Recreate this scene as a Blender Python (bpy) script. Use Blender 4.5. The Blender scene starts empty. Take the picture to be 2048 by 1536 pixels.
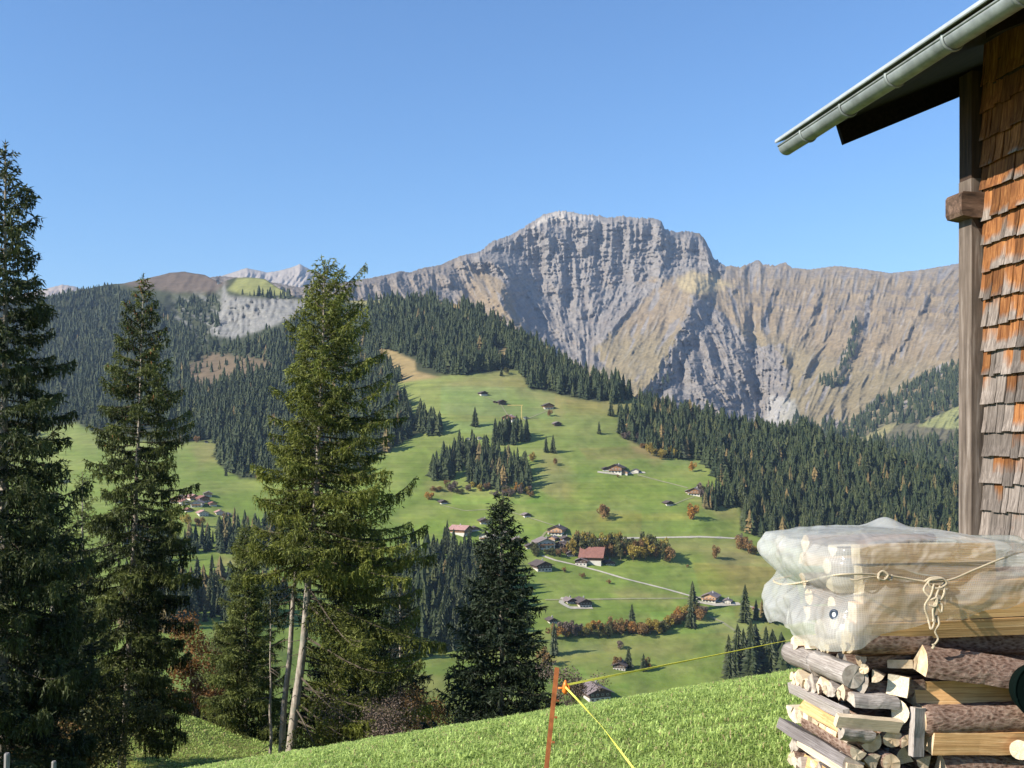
import bpy, math, random
import numpy as np
from mathutils import Vector, Matrix

# ------------------------------------------------------------------ camera, world, sun
S = bpy.context.scene
C = S.collection
F = 35.0 / 36.0 * 2048.0            # focal length in photograph pixels
CX, HY = 1024.0, 880.0              # principal column, horizon row
cam_d = bpy.data.cameras.new("camera"); cam = bpy.data.objects.new("camera", cam_d); C.objects.link(cam)
cam_d.lens = 35.0; cam_d.sensor_width = 36.0; cam_d.shift_y = (HY - 768.0) / 2048.0
cam_d.clip_start = 0.05; cam_d.clip_end = 60000.0
cam.location = (0, 0, 0); cam.rotation_euler = (math.radians(90), 0, 0)
S.camera = cam
SUN_EL, SUN_AZ = math.radians(32.5), math.radians(64.0)      # azimuth: left of straight behind the camera
SUN = Vector((-math.sin(SUN_AZ) * math.cos(SUN_EL), -math.cos(SUN_AZ) * math.cos(SUN_EL), math.sin(SUN_EL)))
sun_d = bpy.data.lights.new("sun", 'SUN'); sun_o = bpy.data.objects.new("sun", sun_d); C.objects.link(sun_o)
sun_d.energy = 5.0; sun_d.angle = math.radians(0.53); sun_d.color = (1.0, 0.94, 0.84)
sun_o.rotation_euler = (-SUN).to_track_quat('-Z', 'Y').to_euler()
W = bpy.data.worlds.new("World"); S.world = W; W.use_nodes = True
wn = W.node_tree; bg = wn.nodes["Background"]
sky = wn.nodes.new("ShaderNodeTexSky"); sky.sky_type = 'NISHITA'; sky.sun_disc = False
sky.sun_elevation = SUN_EL; sky.sun_rotation = math.atan2(SUN.x, SUN.y)
sky.altitude = 0; sky.air_density = 1.3; sky.dust_density = 0.0; sky.ozone_density = 10.0
wn.links.new(sky.outputs[0], bg.inputs[0]); bg.inputs[1].default_value = 0.098
S.view_settings.view_transform = 'Standard'; S.view_settings.look = 'None'
S.view_settings.gamma = 1.0; S.view_settings.exposure = 0.90; S.view_settings.use_curve_mapping = False
S.cycles.max_bounces = 6; S.cycles.transparent_max_bounces = 12; S.cycles.volume_bounces = 0
S.cycles.diffuse_bounces = 3; S.cycles.glossy_bounces = 2; S.cycles.caustics_reflective = False; S.cycles.caustics_refractive = False
S.cycles.use_adaptive_sampling = True; S.cycles.use_denoising = True

# ------------------------------------------------------------------ helpers
def at(px, py, D):
    return np.stack([(np.asarray(px, float) - CX) / F * D, np.asarray(D, float) + 0 * np.asarray(px, float), -(np.asarray(py, float) - HY) / F * D], -1)
def atv(px, py, D): return Vector(((px - CX) / F * D, D, -(py - HY) / F * D))

def tag(o, label=None, cat=None, group=None, kind=None):
    if label: o['label'] = label
    if cat: o['category'] = cat
    if group: o['group'] = group
    if kind: o['kind'] = kind
    return o
def empty(name, loc=(0, 0, 0), rz=0.0):
    o = bpy.data.objects.new(name, None); C.objects.link(o); o.location = loc; o.rotation_euler = (0, 0, rz)
    o.empty_display_size = 0.3
    return o
def link(name, me, parent=None, loc=(0, 0, 0), rz=0.0, sc=None):
    o = bpy.data.objects.new(name, me); C.objects.link(o); o.location = loc; o.rotation_euler = (0, 0, rz)
    if sc is not None: o.scale = sc
    if parent: o.parent = parent
    return o
def mesh(name, V, F4=None, F3=None, m=None, smooth=False, attrs=None, cols=None, uv=None):
    """V (n,3), quads F4 (k,4), triangles F3 (k,3); attrs {name: per-vertex float}, cols {name: (n,3)}"""
    V = np.asarray(V, np.float32).reshape(-1, 3); me = bpy.data.meshes.new(name)
    F4 = np.zeros((0, 4), np.int32) if F4 is None else np.asarray(F4, np.int32).reshape(-1, 4)
    F3 = np.zeros((0, 3), np.int32) if F3 is None else np.asarray(F3, np.int32).reshape(-1, 3)
    n4, n3 = len(F4), len(F3)
    me.vertices.add(len(V)); me.vertices.foreach_set("co", V.ravel())
    me.loops.add(n4 * 4 + n3 * 3); me.loops.foreach_set("vertex_index", np.concatenate([F4.ravel(), F3.ravel()]).astype(np.int32))
    me.polygons.add(n4 + n3)
    st = np.concatenate([np.arange(n4) * 4, n4 * 4 + np.arange(n3) * 3]).astype(np.int32)
    me.polygons.foreach_set("loop_start", st)
    me.polygons.foreach_set("use_smooth", np.full(n4 + n3, bool(smooth)))
    me.update(calc_edges=True)
    for k, a in (attrs or {}).items():
        at_ = me.attributes.new(k, 'FLOAT', 'POINT'); at_.data.foreach_set("value", np.asarray(a, np.float32).ravel())
    for k, a in (cols or {}).items():
        at_ = me.attributes.new(k, 'FLOAT_COLOR', 'POINT')
        a = np.concatenate([np.asarray(a, np.float32).reshape(-1, 3), np.ones((len(V), 1), np.float32)], 1); at_.data.foreach_set("color", a.ravel())
    if m: me.materials.append(m)
    return me
def gridfaces(nr, nc, wrap=False):
    i = np.arange(nr - 1)[:, None]; j = np.arange(nc if wrap else nc - 1)[None, :]; j2 = (j + 1) % nc
    a = i * nc + j; b = i * nc + j2; c = (i + 1) * nc + j2; d = (i + 1) * nc + j
    return np.stack([a + 0 * b, b + 0 * a, c, d], -1).reshape(-1, 4)

class MB:                                   # collects shapes, gives one mesh
    def __init__(s): s.v = []; s.q = []; s.t = []; s.n = 0; s.a = []
    def add(s, V, q=None, t=None, a=None):
        V = np.asarray(V, float).reshape(-1, 3)
        if q is not None and len(q): s.q.append(np.asarray(q).reshape(-1, 4) + s.n)
        if t is not None and len(t): s.t.append(np.asarray(t).reshape(-1, 3) + s.n)
        s.v.append(V); s.a.append(np.full(len(V), 0.0) if a is None else np.broadcast_to(np.asarray(a, float), (len(V),))); s.n += len(V); return s
    def box(s, c, d, R=None, a=None, taper=None):
        sx = np.array([-1, 1, 1, -1, -1, 1, 1, -1]) * .5; sy = np.array([-1, -1, 1, 1, -1, -1, 1, 1]) * .5; sz = np.array([-1, -1, -1, -1, 1, 1, 1, 1]) * .5
        V = np.stack([sx * d[0], sy * d[1], sz * d[2]], -1)
        if taper is not None: V[4:, :2] *= taper
        if R is not None: V = V @ np.asarray(R).T
        return s.add(V + np.asarray(c), [[3, 2, 1, 0], [4, 5, 6, 7], [0, 1, 5, 4], [1, 2, 6, 5], [2, 3, 7, 6], [3, 0, 4, 7]], a=a)
    def prism(s, P, d, a=None):             # polygon P (n,3) swept by vector d, with end caps as fans
        P = np.asarray(P, float); n = len(P); V = np.concatenate([P, P + np.asarray(d)])
        q = [[i, (i + 1) % n, n + (i + 1) % n, n + i] for i in range(n)]
        t = [[0, i + 1, i] for i in range(1, n - 1)] + [[n, n + i, n + i + 1] for i in range(1, n - 1)]
        return s.add(V, q, t, a=a)
    def tube(s, P, r, sides=8, cap=True, a=None, squash=None, up=None):
        P = np.asarray(P, float); n = len(P); r = np.broadcast_to(np.asarray(r, float), (n,))
        T = np.gradient(P, axis=0); T /= np.linalg.norm(T, axis=1)[:, None] + 1e-9
        ref = np.array([0., 0, 1]) if up is None else np.asarray(up, float)
        if abs(T[0] @ ref) > .9 and up is None: ref = np.array([1., 0, 0])
        A = np.zeros((n, 3)); a0 = ref - (ref @ T[0]) * T[0]; a0 /= np.linalg.norm(a0); A[0] = a0
        for i in range(1, n):
            x = A[i - 1] - (A[i - 1] @ T[i]) * T[i]; A[i] = x / (np.linalg.norm(x) + 1e-9)
        B = np.cross(T, A); th = np.arange(sides) / sides * 2 * math.pi
        ca, sb = np.cos(th), np.sin(th) * (1 if squash is None else squash)
        V = P[:, None] + r[:, None, None] * (ca[None, :, None] * A[:, None] + sb[None, :, None] * B[:, None])
        q = gridfaces(n, sides, True); t = []
        if cap: t = [[0, i + 1, i] for i in range(1, sides - 1)] + [[(n - 1) * sides, (n - 1) * sides + i, (n - 1) * sides + i + 1] for i in range(1, sides - 1)]
        return s.add(V.reshape(-1, 3), q, t, a=a)
    def mesh(s, name, m, smooth=False):
        return mesh(name, np.concatenate(s.v), np.concatenate(s.q) if s.q else None, np.concatenate(s.t) if s.t else None, m, smooth, attrs={'val': np.concatenate(s.a)})
    def obj(s, name, m, parent=None, loc=(0, 0, 0), rz=0.0, smooth=False): return link(name, s.mesh(name, m, smooth), parent, loc, rz)

# ---- noise
def _h(ix, iy, seed):
    n = (ix.astype(np.int64) * 374761393 + iy.astype(np.int64) * 668265263 + seed * 974711) & 0x7fffffff
    n = ((n ^ (n >> 13)) * 1274126177) & 0x7fffffff
    return ((n ^ (n >> 16)) & 0xffff) / 65535.0
def pn(x, y, seed=0):                       # gradient noise, about -1..1
    x = np.asarray(x, float); y = np.asarray(y, float); ix = np.floor(x); iy = np.floor(y); fx = x - ix; fy = y - iy
    ix = ix.astype(np.int64); iy = iy.astype(np.int64)
    u = fx * fx * fx * (fx * (fx * 6 - 15) + 10); v = fy * fy * fy * (fy * (fy * 6 - 15) + 10)
    def g(a, b, dx, dy):
        t = _h(ix + a, iy + b, seed) * 2 * math.pi; return np.cos(t) * dx + np.sin(t) * dy
    n0 = g(0, 0, fx, fy) * (1 - u) + g(1, 0, fx - 1, fy) * u; n1 = g(0, 1, fx, fy - 1) * (1 - u) + g(1, 1, fx - 1, fy - 1) * u
    return (n0 * (1 - v) + n1 * v) * 1.5
def fbm(x, y, seed=0, o=5, g=.5, l=2.03):
    s = 0; a = 1; t = 0
    for i in range(o): s = s + a * pn(x, y, seed + i * 17); t += a; a *= g; x = x * l; y = y * l
    return s / t
def sm(a, b, x): t = np.clip((x - a) / (b - a), 0, 1); return t * t * (3 - 2 * t)
def inpoly(px, py, P):
    px = np.asarray(px, float); py = np.asarray(py, float); r = np.zeros(np.broadcast(px, py).shape, bool); n = len(P)
    for i in range(n):
        x1, y1 = P[i]; x2, y2 = P[(i + 1) % n]
        if y1 == y2: continue
        c = ((y1 > py) != (y2 > py)) & (px < (x2 - x1) * (py - y1) / (y2 - y1) + x1); r ^= c
    return r
def polydist(px, py, P):                    # signed distance to polygon (negative inside)
    d = np.full(np.broadcast(px, py).shape, 1e9); n = len(P)
    for i in range(n):
        ax, ay = P[i]; bx, by = P[(i + 1) % n]; L = (bx - ax) ** 2 + (by - ay) ** 2 + 1e-9
        t = np.clip(((px - ax) * (bx - ax) + (py - ay) * (by - ay)) / L, 0, 1)
        d = np.minimum(d, np.hypot(px - ax - t * (bx - ax), py - ay - t * (by - ay)))
    return np.where(inpoly(px, py, P), -d, d)
def softpoly(px, py, P, w, nz=0.0): return sm(w, -w, polydist(px, py, P) + nz)

# ---- materials
def nm(name):
    m = bpy.data.materials.new(name); m.use_nodes = True; t = m.node_tree; return m, t, t.nodes["Principled BSDF"]
def node(t, typ, **kw):
    n = t.nodes.new(typ)
    for k, v in kw.items():
        if k.startswith('i_'):
            kk = k[2:]; n.inputs[int(kk) if kk.isdigit() else kk.replace('_', ' ')].default_value = v
        else: setattr(n, k, v)
    return n
def ramp(t, fac, stops, interp='LINEAR'):
    n = t.nodes.new("ShaderNodeValToRGB"); n.color_ramp.interpolation = interp; e = n.color_ramp.elements
    while len(e) < len(stops): e.new(0.5)
    for i, (p, c) in enumerate(stops): e[i].position = p; e[i].color = (*c, 1) if len(c) == 3 else c
    t.links.new(fac, n.inputs[0]); return n.outputs[0]
def mixc(t, f, a, b, mode='MIX'):
    n = t.nodes.new("ShaderNodeMix"); n.data_type = 'RGBA'; n.blend_type = mode
    for s_, v in ((0, f), (6, a), (7, b)):
        if hasattr(v, 'is_linked'): t.links.new(v, n.inputs[s_])
        else: n.inputs[s_].default_value = v if s_ == 0 else ((*v, 1) if len(v) == 3 else v)
    return n.outputs[2]
def math_(t, op, a, b=0.0):
    n = t.nodes.new("ShaderNodeMath"); n.operation = op
    for i, v in ((0, a), (1, b)):
        if hasattr(v, 'is_linked'): t.links.new(v, n.inputs[i])
        else: n.inputs[i].default_value = v
    return n.outputs[0]
def noise(t, scale, detail=4, rough=.55, vec=None, dist=0.0):
    n = node(t, "ShaderNodeTexNoise"); n.inputs['Scale'].default_value = scale; n.inputs['Detail'].default_value = detail
    n.inputs['Roughness'].default_value = rough; n.inputs['Distortion'].default_value = dist
    if vec is not None: t.links.new(vec, n.inputs['Vector'])
    return n.outputs[0]
def coords(t, kind='Object', sc=(1, 1, 1)):
    c = t.nodes.new("ShaderNodeTexCoord"); mp = t.nodes.new("ShaderNodeMapping"); mp.inputs['Scale'].default_value = sc
    t.links.new(c.outputs[kind], mp.inputs[0]); return mp.outputs[0]
def attr(t, name): n = t.nodes.new("ShaderNodeAttribute"); n.attribute_name = name; return n
def bump(t, bsdf, h, strength, dist):
    b = t.nodes.new("ShaderNodeBump"); b.inputs['Strength'].default_value = strength; b.inputs['Distance'].default_value = dist
    t.links.new(h, b.inputs['Height']); t.links.new(b.outputs[0], bsdf.inputs['Normal'])
def simple(name, col, rough=.8, var=.25, scale=8.0, metal=0.0, bmp=0.0, spec=.3, sc=(1, 1, 1)):
    m, t, b = nm(name); b.inputs['Roughness'].default_value = rough; b.inputs['Metallic'].default_value = metal; b.inputs['Specular IOR Level'].default_value = spec
    v = noise(t, scale, 5, .6, coords(t, 'Object', sc)); lo = tuple(c * (1 - var) for c in col); hi = tuple(min(1, c * (1 + var)) for c in col)
    t.links.new(ramp(t, v, [(.3, lo), (.7, hi)]), b.inputs['Base Color'])
    if bmp: bump(t, b, v, .6, bmp)
    return m
def leafmat(name, c1, c2, trans=.3, attrn='val', lo=0.0, hi=1.0):
    """foliage: colour between c1 and c2 by per-leaf value, part translucent"""
    m, t, b = nm(name); b.inputs['Roughness'].default_value = .6; b.inputs['Specular IOR Level'].default_value = .25
    a = attr(t, attrn).outputs['Fac']; oi = t.nodes.new("ShaderNodeObjectInfo")
    f = math_(t, 'ADD', a, math_(t, 'MULTIPLY', math_(t, 'SUBTRACT', oi.outputs['Random'], .5), .5))
    col = ramp(t, f, [(lo, c1), (hi, c2)]); t.links.new(col, b.inputs['Base Color'])
    tr = t.nodes.new("ShaderNodeBsdfTranslucent"); t.links.new(col, tr.inputs[0])
    mx = t.nodes.new("ShaderNodeMixShader"); mx.inputs[0].default_value = trans
    t.links.new(b.outputs[0], mx.inputs[1]); t.links.new(tr.outputs[0], mx.inputs[2]); t.links.new(mx.outputs[0], t.nodes["Material Output"].inputs[0])
    return m
def tps(P, lam=1e-4):
    P = np.array(P, float); X = P[:, :2] / 1000.0; y = np.log(P[:, 2]); n = len(P)
    d = np.hypot(X[:, None, 0] - X[None, :, 0], X[:, None, 1] - X[None, :, 1]); K = np.where(d > 0, d * d * np.log(d + 1e-12), 0) + lam * np.eye(n)
    A = np.zeros((n + 3, n + 3)); A[:n, :n] = K; A[:n, n] = 1; A[:n, n + 1:] = X; A[n:, :n] = A[:n, n:].T
    w = np.linalg.solve(A, np.concatenate([y, np.zeros(3)]))
    def f(px, py):
        px = np.asarray(px, float) / 1000; py = np.asarray(py, float) / 1000; s = w[n] + w[n + 1] * px + w[n + 2] * py
        for i in range(n):
            r2 = (px - X[i, 0]) ** 2 + (py - X[i, 1]) ** 2; s = s + w[i] * .5 * r2 * np.log(r2 + 1e-12)
        return np.exp(s)
    return f
def interp(x, pts): p = np.array(pts, float); return np.interp(x, p[:, 0], p[:, 1])
# ------------------------------------------------------------------ terrain
def vcolmat(name, nscale, var, rough=.9, bmp=0.0, bscale=None, contour=False):
    m, t, b = nm(name); b.inputs['Roughness'].default_value = rough; b.inputs['Specular IOR Level'].default_value = .1
    v = noise(t, nscale, 6, .65, coords(t, 'Object')); k = ramp(t, v, [(.3, (1 - var,) * 3), (.7, (1 + var,) * 3)])
    t.links.new(mixc(t, 1.0, attr(t, 'col').outputs['Color'], k, 'MULTIPLY'), b.inputs['Base Color'])
    h = noise(t, bscale or nscale, 5, .6, coords(t, 'Object'))
    if contour:                               # cattle terraces and mowing marks follow the contour
        tr = noise(t, 1.0, 4, .6, coords(t, 'Object', (.012, .012, .42))); h = math_(t, 'ADD', h, math_(t, 'MULTIPLY', tr, .7)); base = mixc(t, 1.0, attr(t, 'col').outputs['Color'], k, 'MULTIPLY')
        t.links.new(mixc(t, 1.0, base, ramp(t, tr, [(.32, (.84, .86, .80)), (.5, (1, 1, 1)), (.68, (1.14, 1.10, 1.02))]), 'MULTIPLY'), b.inputs['Base Color'])
    if bmp: bump(t, b, h, .8, bmp)
    return m
def lay(cols, base):                         # blend colour layers (mask, colour) over a base
    c = np.array(base, float)
    if c.ndim == 1: c = np.broadcast_to(c, (*cols[0][0].shape, 3)).copy()
    for mk, k in cols: c = c * (1 - mk[..., None]) + np.asarray(k, float) * mk[..., None]
    return c
GREEN = (.135, .185, .036); GREEN2 = (.185, .215, .055); TAN = (.25, .185, .085); BROWN = (.15, .10, .055); FLOOR = (.045, .05, .025)

# ---- the hillside the camera stands on
def zf(x, y):
    x = np.asarray(x, float); y = np.asarray(y, float); D = np.maximum(y, 0)
    q = np.where(D < 20, .00645 * D * D, 2.58 + .258 * (D - 20))
    z = -(1.65 + .0736 * D + q) + .17 * x / (1 + (D / 75.) ** 2) + .10 * np.minimum(y, 0) * -0.3
    z = z - .022 * np.maximum(D - 60, 0)
    kx, ky = (x + 19) / 8.0, (y - 43) / 8.5
    z = z + 4.6 * np.exp(-(kx * kx * np.where(kx > 0, 1.0, .15) + ky * ky)) * sm(24, 36, D)
    z = z + .035 * fbm(x * .7, y * .7, 5, 3) * sm(2, 6, D + 2) + .25 * fbm(x * .08, y * .08, 9, 3) * sm(18, 45, D)
    return z
def build_ground():
    yy = np.concatenate([np.linspace(-25, 2, 28), np.arange(2.1, 24, .1), np.linspace(24, 60, 90)[1:], np.geomspace(60, 520, 110)[1:]])
    u = np.concatenate([np.linspace(-2.2, -.62, 60), np.linspace(-.6, .6, 400), np.linspace(.62, 2.2, 60)])
    Y = np.repeat(yy[:, None], len(u), 1); X = u[None, :] * (np.abs(Y) * 1.0 + 6.0)
    Z = zf(X, Y); n1 = fbm(X * .9, Y * .9, 31, 5); n2 = fbm(X * .06, Y * .06, 77, 4)
    far = sm(22, 40, Y) * .5
    c = lay([(sm(-.1, .5, n1) * .5, (.19, .20, .06)), (sm(.0, .5, n2) * .5 * far, TAN), (sm(.1, .5, n1 + n2) * .35, (.13, .12, .05)), (sm(19, 34, Y) * .85, (.23, .235, .06)), (sm(19, 34, Y) * sm(-.1, .5, n1) * .5, (.26, .22, .09))], (.11, .155, .03))
    me = mesh("ground", np.stack([X, Y, Z], -1), gridfaces(*X.shape), None, vcolmat("hill_grass_floor", 6.0, .35, bmp=.02, bscale=40.0), True, cols={'col': c})
    tag(link("ground", me), "grassy hillside falling away from the viewpoint", kind="structure")
build_ground()

# ---- the hills across the valley, as one sheet
HCREST = [(-700, 600), (-200, 575), (40, 606), (100, 592), (150, 582), (200, 572), (250, 566), (300, 555), (340, 546), (370, 543), (410, 550), (440, 566), (470, 556), (500, 554), (530, 558), (560, 578), (590, 594), (650, 600), (720, 601), (800, 598), (860, 597), (905, 605), (940, 622), (985, 645), (1060, 690), (1160, 745), (1250, 782), (1300, 812), (1400, 838), (1500, 864), (1600, 874), (1700, 898), (1800, 925), (1900, 960), (2000, 1000), (2200, 1070), (2800, 1150)]
HP = [(1050, 1560, 480), (1600, 1560, 500), (500, 1560, 460), (2200, 1560, 480), (-200, 1560, 450), (1100, 1400, 620), (1500, 1400, 640), (1100, 1250, 740), (1500, 1250, 765), (1200, 1100, 900), (1500, 1100, 935), (900, 1100, 880), (1200, 950, 1080), (900, 950, 1080), (1450, 950, 1110), (1000, 800, 1300), (1250, 800, 1340), (900, 740, 1440), (1100, 720, 1520), (1200, 760, 1430), (950, 640, 1800), (850, 600, 2000), (730, 605, 2100), (1300, 830, 1310), (1400, 850, 1290), (1500, 875, 1260), (1600, 885, 1250), (1700, 905, 1230), (1900, 970, 1190), (1900, 1060, 1040), (2200, 1150, 1000), (1700, 1000, 1110), (2200, 1400, 700), (0, 1400, 520), (400, 1250, 640), (400, 1150, 770), (400, 1000, 1000), (400, 900, 1300), (150, 850, 1600), (500, 880, 1350), (0, 950, 1250), (300, 880, 1400), (400, 800, 1650), (500, 700, 2000), (600, 680, 2000), (560, 660, 2150), (600, 600, 2500), (520, 598, 2560), (470, 592, 2600), (500, 660, 2330), (440, 672, 2350), (450, 566, 2800), (500, 560, 2780), (380, 640, 2500), (370, 545, 3000), (250, 570, 3000), (150, 585, 2950), (40, 608, 2900), (200, 700, 2450), (100, 800, 1950), (300, 800, 1850), (-300, 600, 2800), (-300, 900, 1400), (-600, 700, 2200), (750, 900, 1150), (750, 750, 1500), (2800, 1300, 800), (-600, 1200, 800)]
HPX = np.concatenate([np.arange(-700, -20, 12.), np.arange(-20, 2070, 3.), np.arange(2070, 2800, 14.)]); NT = 340
hc = interp(HPX, HCREST) + 2.0 * fbm(HPX / 40, HPX * 0, 3, 4)
tt = np.linspace(0, 1, NT)[:, None]
HY_ = hc[None, :] + (1565 - hc[None, :]) * tt            # row 0 = crest
hf = tps(HP, 2e-4)
HD = hf(HPX[None, :] + 0 * tt, HY_)
HD = HD[::-1]; HD = np.maximum.accumulate(HD + np.arange(NT)[:, None] * .25, 0)[::-1].copy()
_pX = HPX[None, :] + 0 * tt
CLIFF = [(447, 563), (455, 592), (520, 597), (560, 596), (600, 602), (640, 605), (600, 628), (540, 655), (470, 677), (430, 672), (418, 664), (440, 622), (444, 590)]
BOWL = [(345, 600), (400, 590), (440, 585), (442, 620), (420, 668), (395, 685), (372, 660), (340, 640)]
cl = softpoly(_pX, HY_, CLIFF, 5, 3 * fbm(_pX / 9, HY_ / 9, 4, 3)); bw = softpoly(_pX, HY_, BOWL, 18)
_wx = _pX / 60 + .3 * fbm(_pX / 50, HY_ / 50, 8, 2)
HD = HD * (1 + .010 * fbm(_pX / 120, HY_ / 55, 21, 4) * sm(0, .06, tt) + .030 * bw
           + (.020 * fbm(_pX / 60 + HY_ / 90, HY_ / 60, 22, 4)) * sm(1500, 2300, HD)
           + cl * (.012 * fbm(_pX / 8, HY_ / 15, 24, 4) + .006 * fbm(_pX / 3.5, HY_ / 5, 25, 3)))
def hs(px, py):                               # point of the hill sheet seen at pixel (px,py)
    px = np.atleast_1d(np.asarray(px, float)); py = np.atleast_1d(np.asarray(py, float)); j = np.clip(np.searchsorted(HPX, px) - 1, 0, len(HPX) - 2)
    fx = np.clip((px - HPX[j]) / (HPX[j + 1] - HPX[j]), 0, 1); cr = hc[j] * (1 - fx) + hc[j + 1] * fx
    t = np.clip((py - cr) / (1565 - cr), 0, 1) * (NT - 1); i = np.clip(t.astype(int), 0, NT - 2); fy = t - i
    D = (HD[i, j] * (1 - fx) + HD[i, j + 1] * fx) * (1 - fy) + (HD[i + 1, j] * (1 - fx) + HD[i + 1, j + 1] * fx) * fy
    return at(px, np.maximum(py, cr), D)
MEADOW = [(700, 960), (770, 905), (850, 860), (790, 775), (800, 760), (860, 752), (960, 748), (1040, 738), (1060, 778), (1130, 792), (1200, 806), (1280, 790), (1320, 815), (1250, 840), (1240, 870), (1270, 886), (1330, 916), (1400, 916), (1440, 962), (1480, 1010), (1480, 1060), (1560, 1090), (1700, 1120), (1900, 1130), (2800, 1300), (2800, 1600), (-700, 1600), (-700, 1000), (-200, 960), (0, 930), (60, 860), (110, 855), (150, 845), (200, 870), (330, 888), (430, 880), (440, 930), (480, 957), (560, 962)]
TANS = [([(1000, 745), (1050, 750), (1060, 780), (1130, 795), (1120, 830), (1050, 790), (1000, 780), (900, 770)], 18), ([(1080, 905), (1120, 905), (1150, 960), (1140, 1000), (1090, 1000), (1075, 960)], 22), ([(850, 965), (930, 968), (1070, 985), (1050, 1002), (900, 990), (850, 985)], 12), ([(1390, 1000), (1480, 1010), (1480, 1040), (1430, 1035)], 12), ([(1240, 1080), (1480, 1080), (1560, 1130), (1560, 1180), (1480, 1180), (1400, 1110), (1300, 1100)], 30), ([(1230, 1180), (1360, 1190), (1330, 1200), (1240, 1200)], 14),
        ([(1240, 865), (1290, 890), (1330, 920), (1310, 925), (1260, 895)], 8), ([(380, 890), (430, 882), (440, 925), (400, 930)], 12), ([(440, 1110), (530, 1120), (520, 1140), (430, 1130)], 10), ([(1050, 780), (1280, 800), (1240, 830), (1100, 810)], 24), ([(1390, 1230), (1560, 1240), (1560, 1300), (1450, 1290)], 30), ([(1000, 1290), (1400, 1280), (1380, 1310), (1100, 1320)], 40)]
def build_hills():
    px, py = _pX, HY_; nz = 14 * fbm(px / 30, py / 18, 40, 4)
    mead = softpoly(px, py, MEADOW, 4, 5 * fbm(px / 16, py / 10, 41, 3)) ; up = softpoly(px, py, [(690, 602), (760, 600), (860, 597), (930, 605), (940, 622), (880, 612), (800, 606), (740, 610)], 4)
    clear = softpoly(px, py, [(375, 735), (420, 705), (480, 712), (545, 720), (545, 745), (490, 750), (420, 775), (385, 770)], 8, nz * .6)
    knob = softpoly(px, py, [(455, 580), (475, 556), (520, 552), (560, 575), (595, 592), (540, 592), (480, 588)], 4)
    heath = softpoly(px, py, [(210, 560), (300, 545), (372, 538), (440, 548), (455, 566), (430, 585), (360, 585), (290, 578)], 7, nz * .3)
    c = np.broadcast_to(np.array(FLOOR), (*px.shape, 3)).copy()
    n1 = fbm(px / 90, py / 30, 50, 4); n2 = fbm(px / 22, py / 8, 51, 4)
    g = lay([(sm(-.3, .5, n1), GREEN2), (sm(.1, .8, n2) * .5, (.18, .19, .06)), (sm(980, 780, py) * .45, (.20, .20, .075)), (sm(1060, 860, py) * .3 * sm(-.4, .4, n2), (.17, .18, .06))], GREEN)
    for P, w in TANS: g = lay([(softpoly(px, py, P, w, nz * .9) * .42, TAN)], g)
    r_f = np.random.default_rng(88)
    for _ in range(34):                                                                # fields mown or grazed at different times
        fx, fy = r_f.uniform(800, 1560), r_f.uniform(770, 1420); fw, fh = r_f.uniform(35, 120), r_f.uniform(9, 34); sk = r_f.uniform(-.35, .35); q = [(fx - fw, fy - fh + sk * 20), (fx + fw * r_f.uniform(.6, 1.2), fy - fh * r_f.uniform(.6, 1.1)), (fx + fw, fy + fh - sk * 25), (fx - fw * r_f.uniform(.7, 1.1), fy + fh * r_f.uniform(.7, 1.1))]
        k_ = softpoly(px, py, q, 1.6, 2.0 * n2)[..., None]; g = g * (1 + k_ * (np.array([r_f.uniform(-.13, .15), r_f.uniform(-.08, .10), r_f.uniform(-.1, .1)])))
    bands = .5 + .5 * np.sin(py * .9 + 2 * n2)                                        # mown strips along the contour
    g = g * (1 + .05 * (bands - .5) * sm(-.2, .3, n1))[..., None]
    c = c * (1 - mead[..., None]) + g * mead[..., None]
    c = lay([(up, (.22, .20, .09)), (clear * .8, (.15, .105, .065)), (knob, (.20, .20, .07)), (heath, (.105, .080, .062))], c)
    for P in ([(864, 596), (905, 600), (925, 612), (905, 626), (880, 618)], [(990, 697), (1012, 695), (1024, 722), (1008, 728), (985, 712)], [(745, 700), (780, 698), (830, 722), (832, 742), (800, 750), (780, 735)], [(800, 745), (832, 742), (880, 755), (800, 765)]):
        c = lay([(softpoly(px, py, P, 4), TAN)], c)
    c = lay([(bw * .6 * sm(-.1, .4, fbm(px / 14 - py / 10, py / 30, 60, 3)), (.24, .23, .22)), (cl, np.stack([.185 + .07 * fbm(px / 4, py / 7, 61, 4)] * 3, -1) * np.array([1, .96, .88]))], c)
    V = at(px, py, HD)
    b1 = V[0].copy(); b1[:, 1] += 120; b1[:, 2] -= 50; b2 = b1.copy(); b2[:, 1] += 500; b2[:, 2] -= 420   # the far side behind the crest
    V = np.concatenate([b2[None], b1[None], V]); c = np.concatenate([c[:1], c[:1], c])
    me = mesh("hills", V[:, ::-1], gridfaces(*V.shape[:2]), None, vcolmat("meadow_and_forest_floor", .05, .16, bmp=.9, bscale=.10, contour=True), True, cols={'col': c[:, ::-1]})
    tag(link("hills", me), "green meadows and wooded slopes across the valley", kind="structure")
build_hills()

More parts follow.
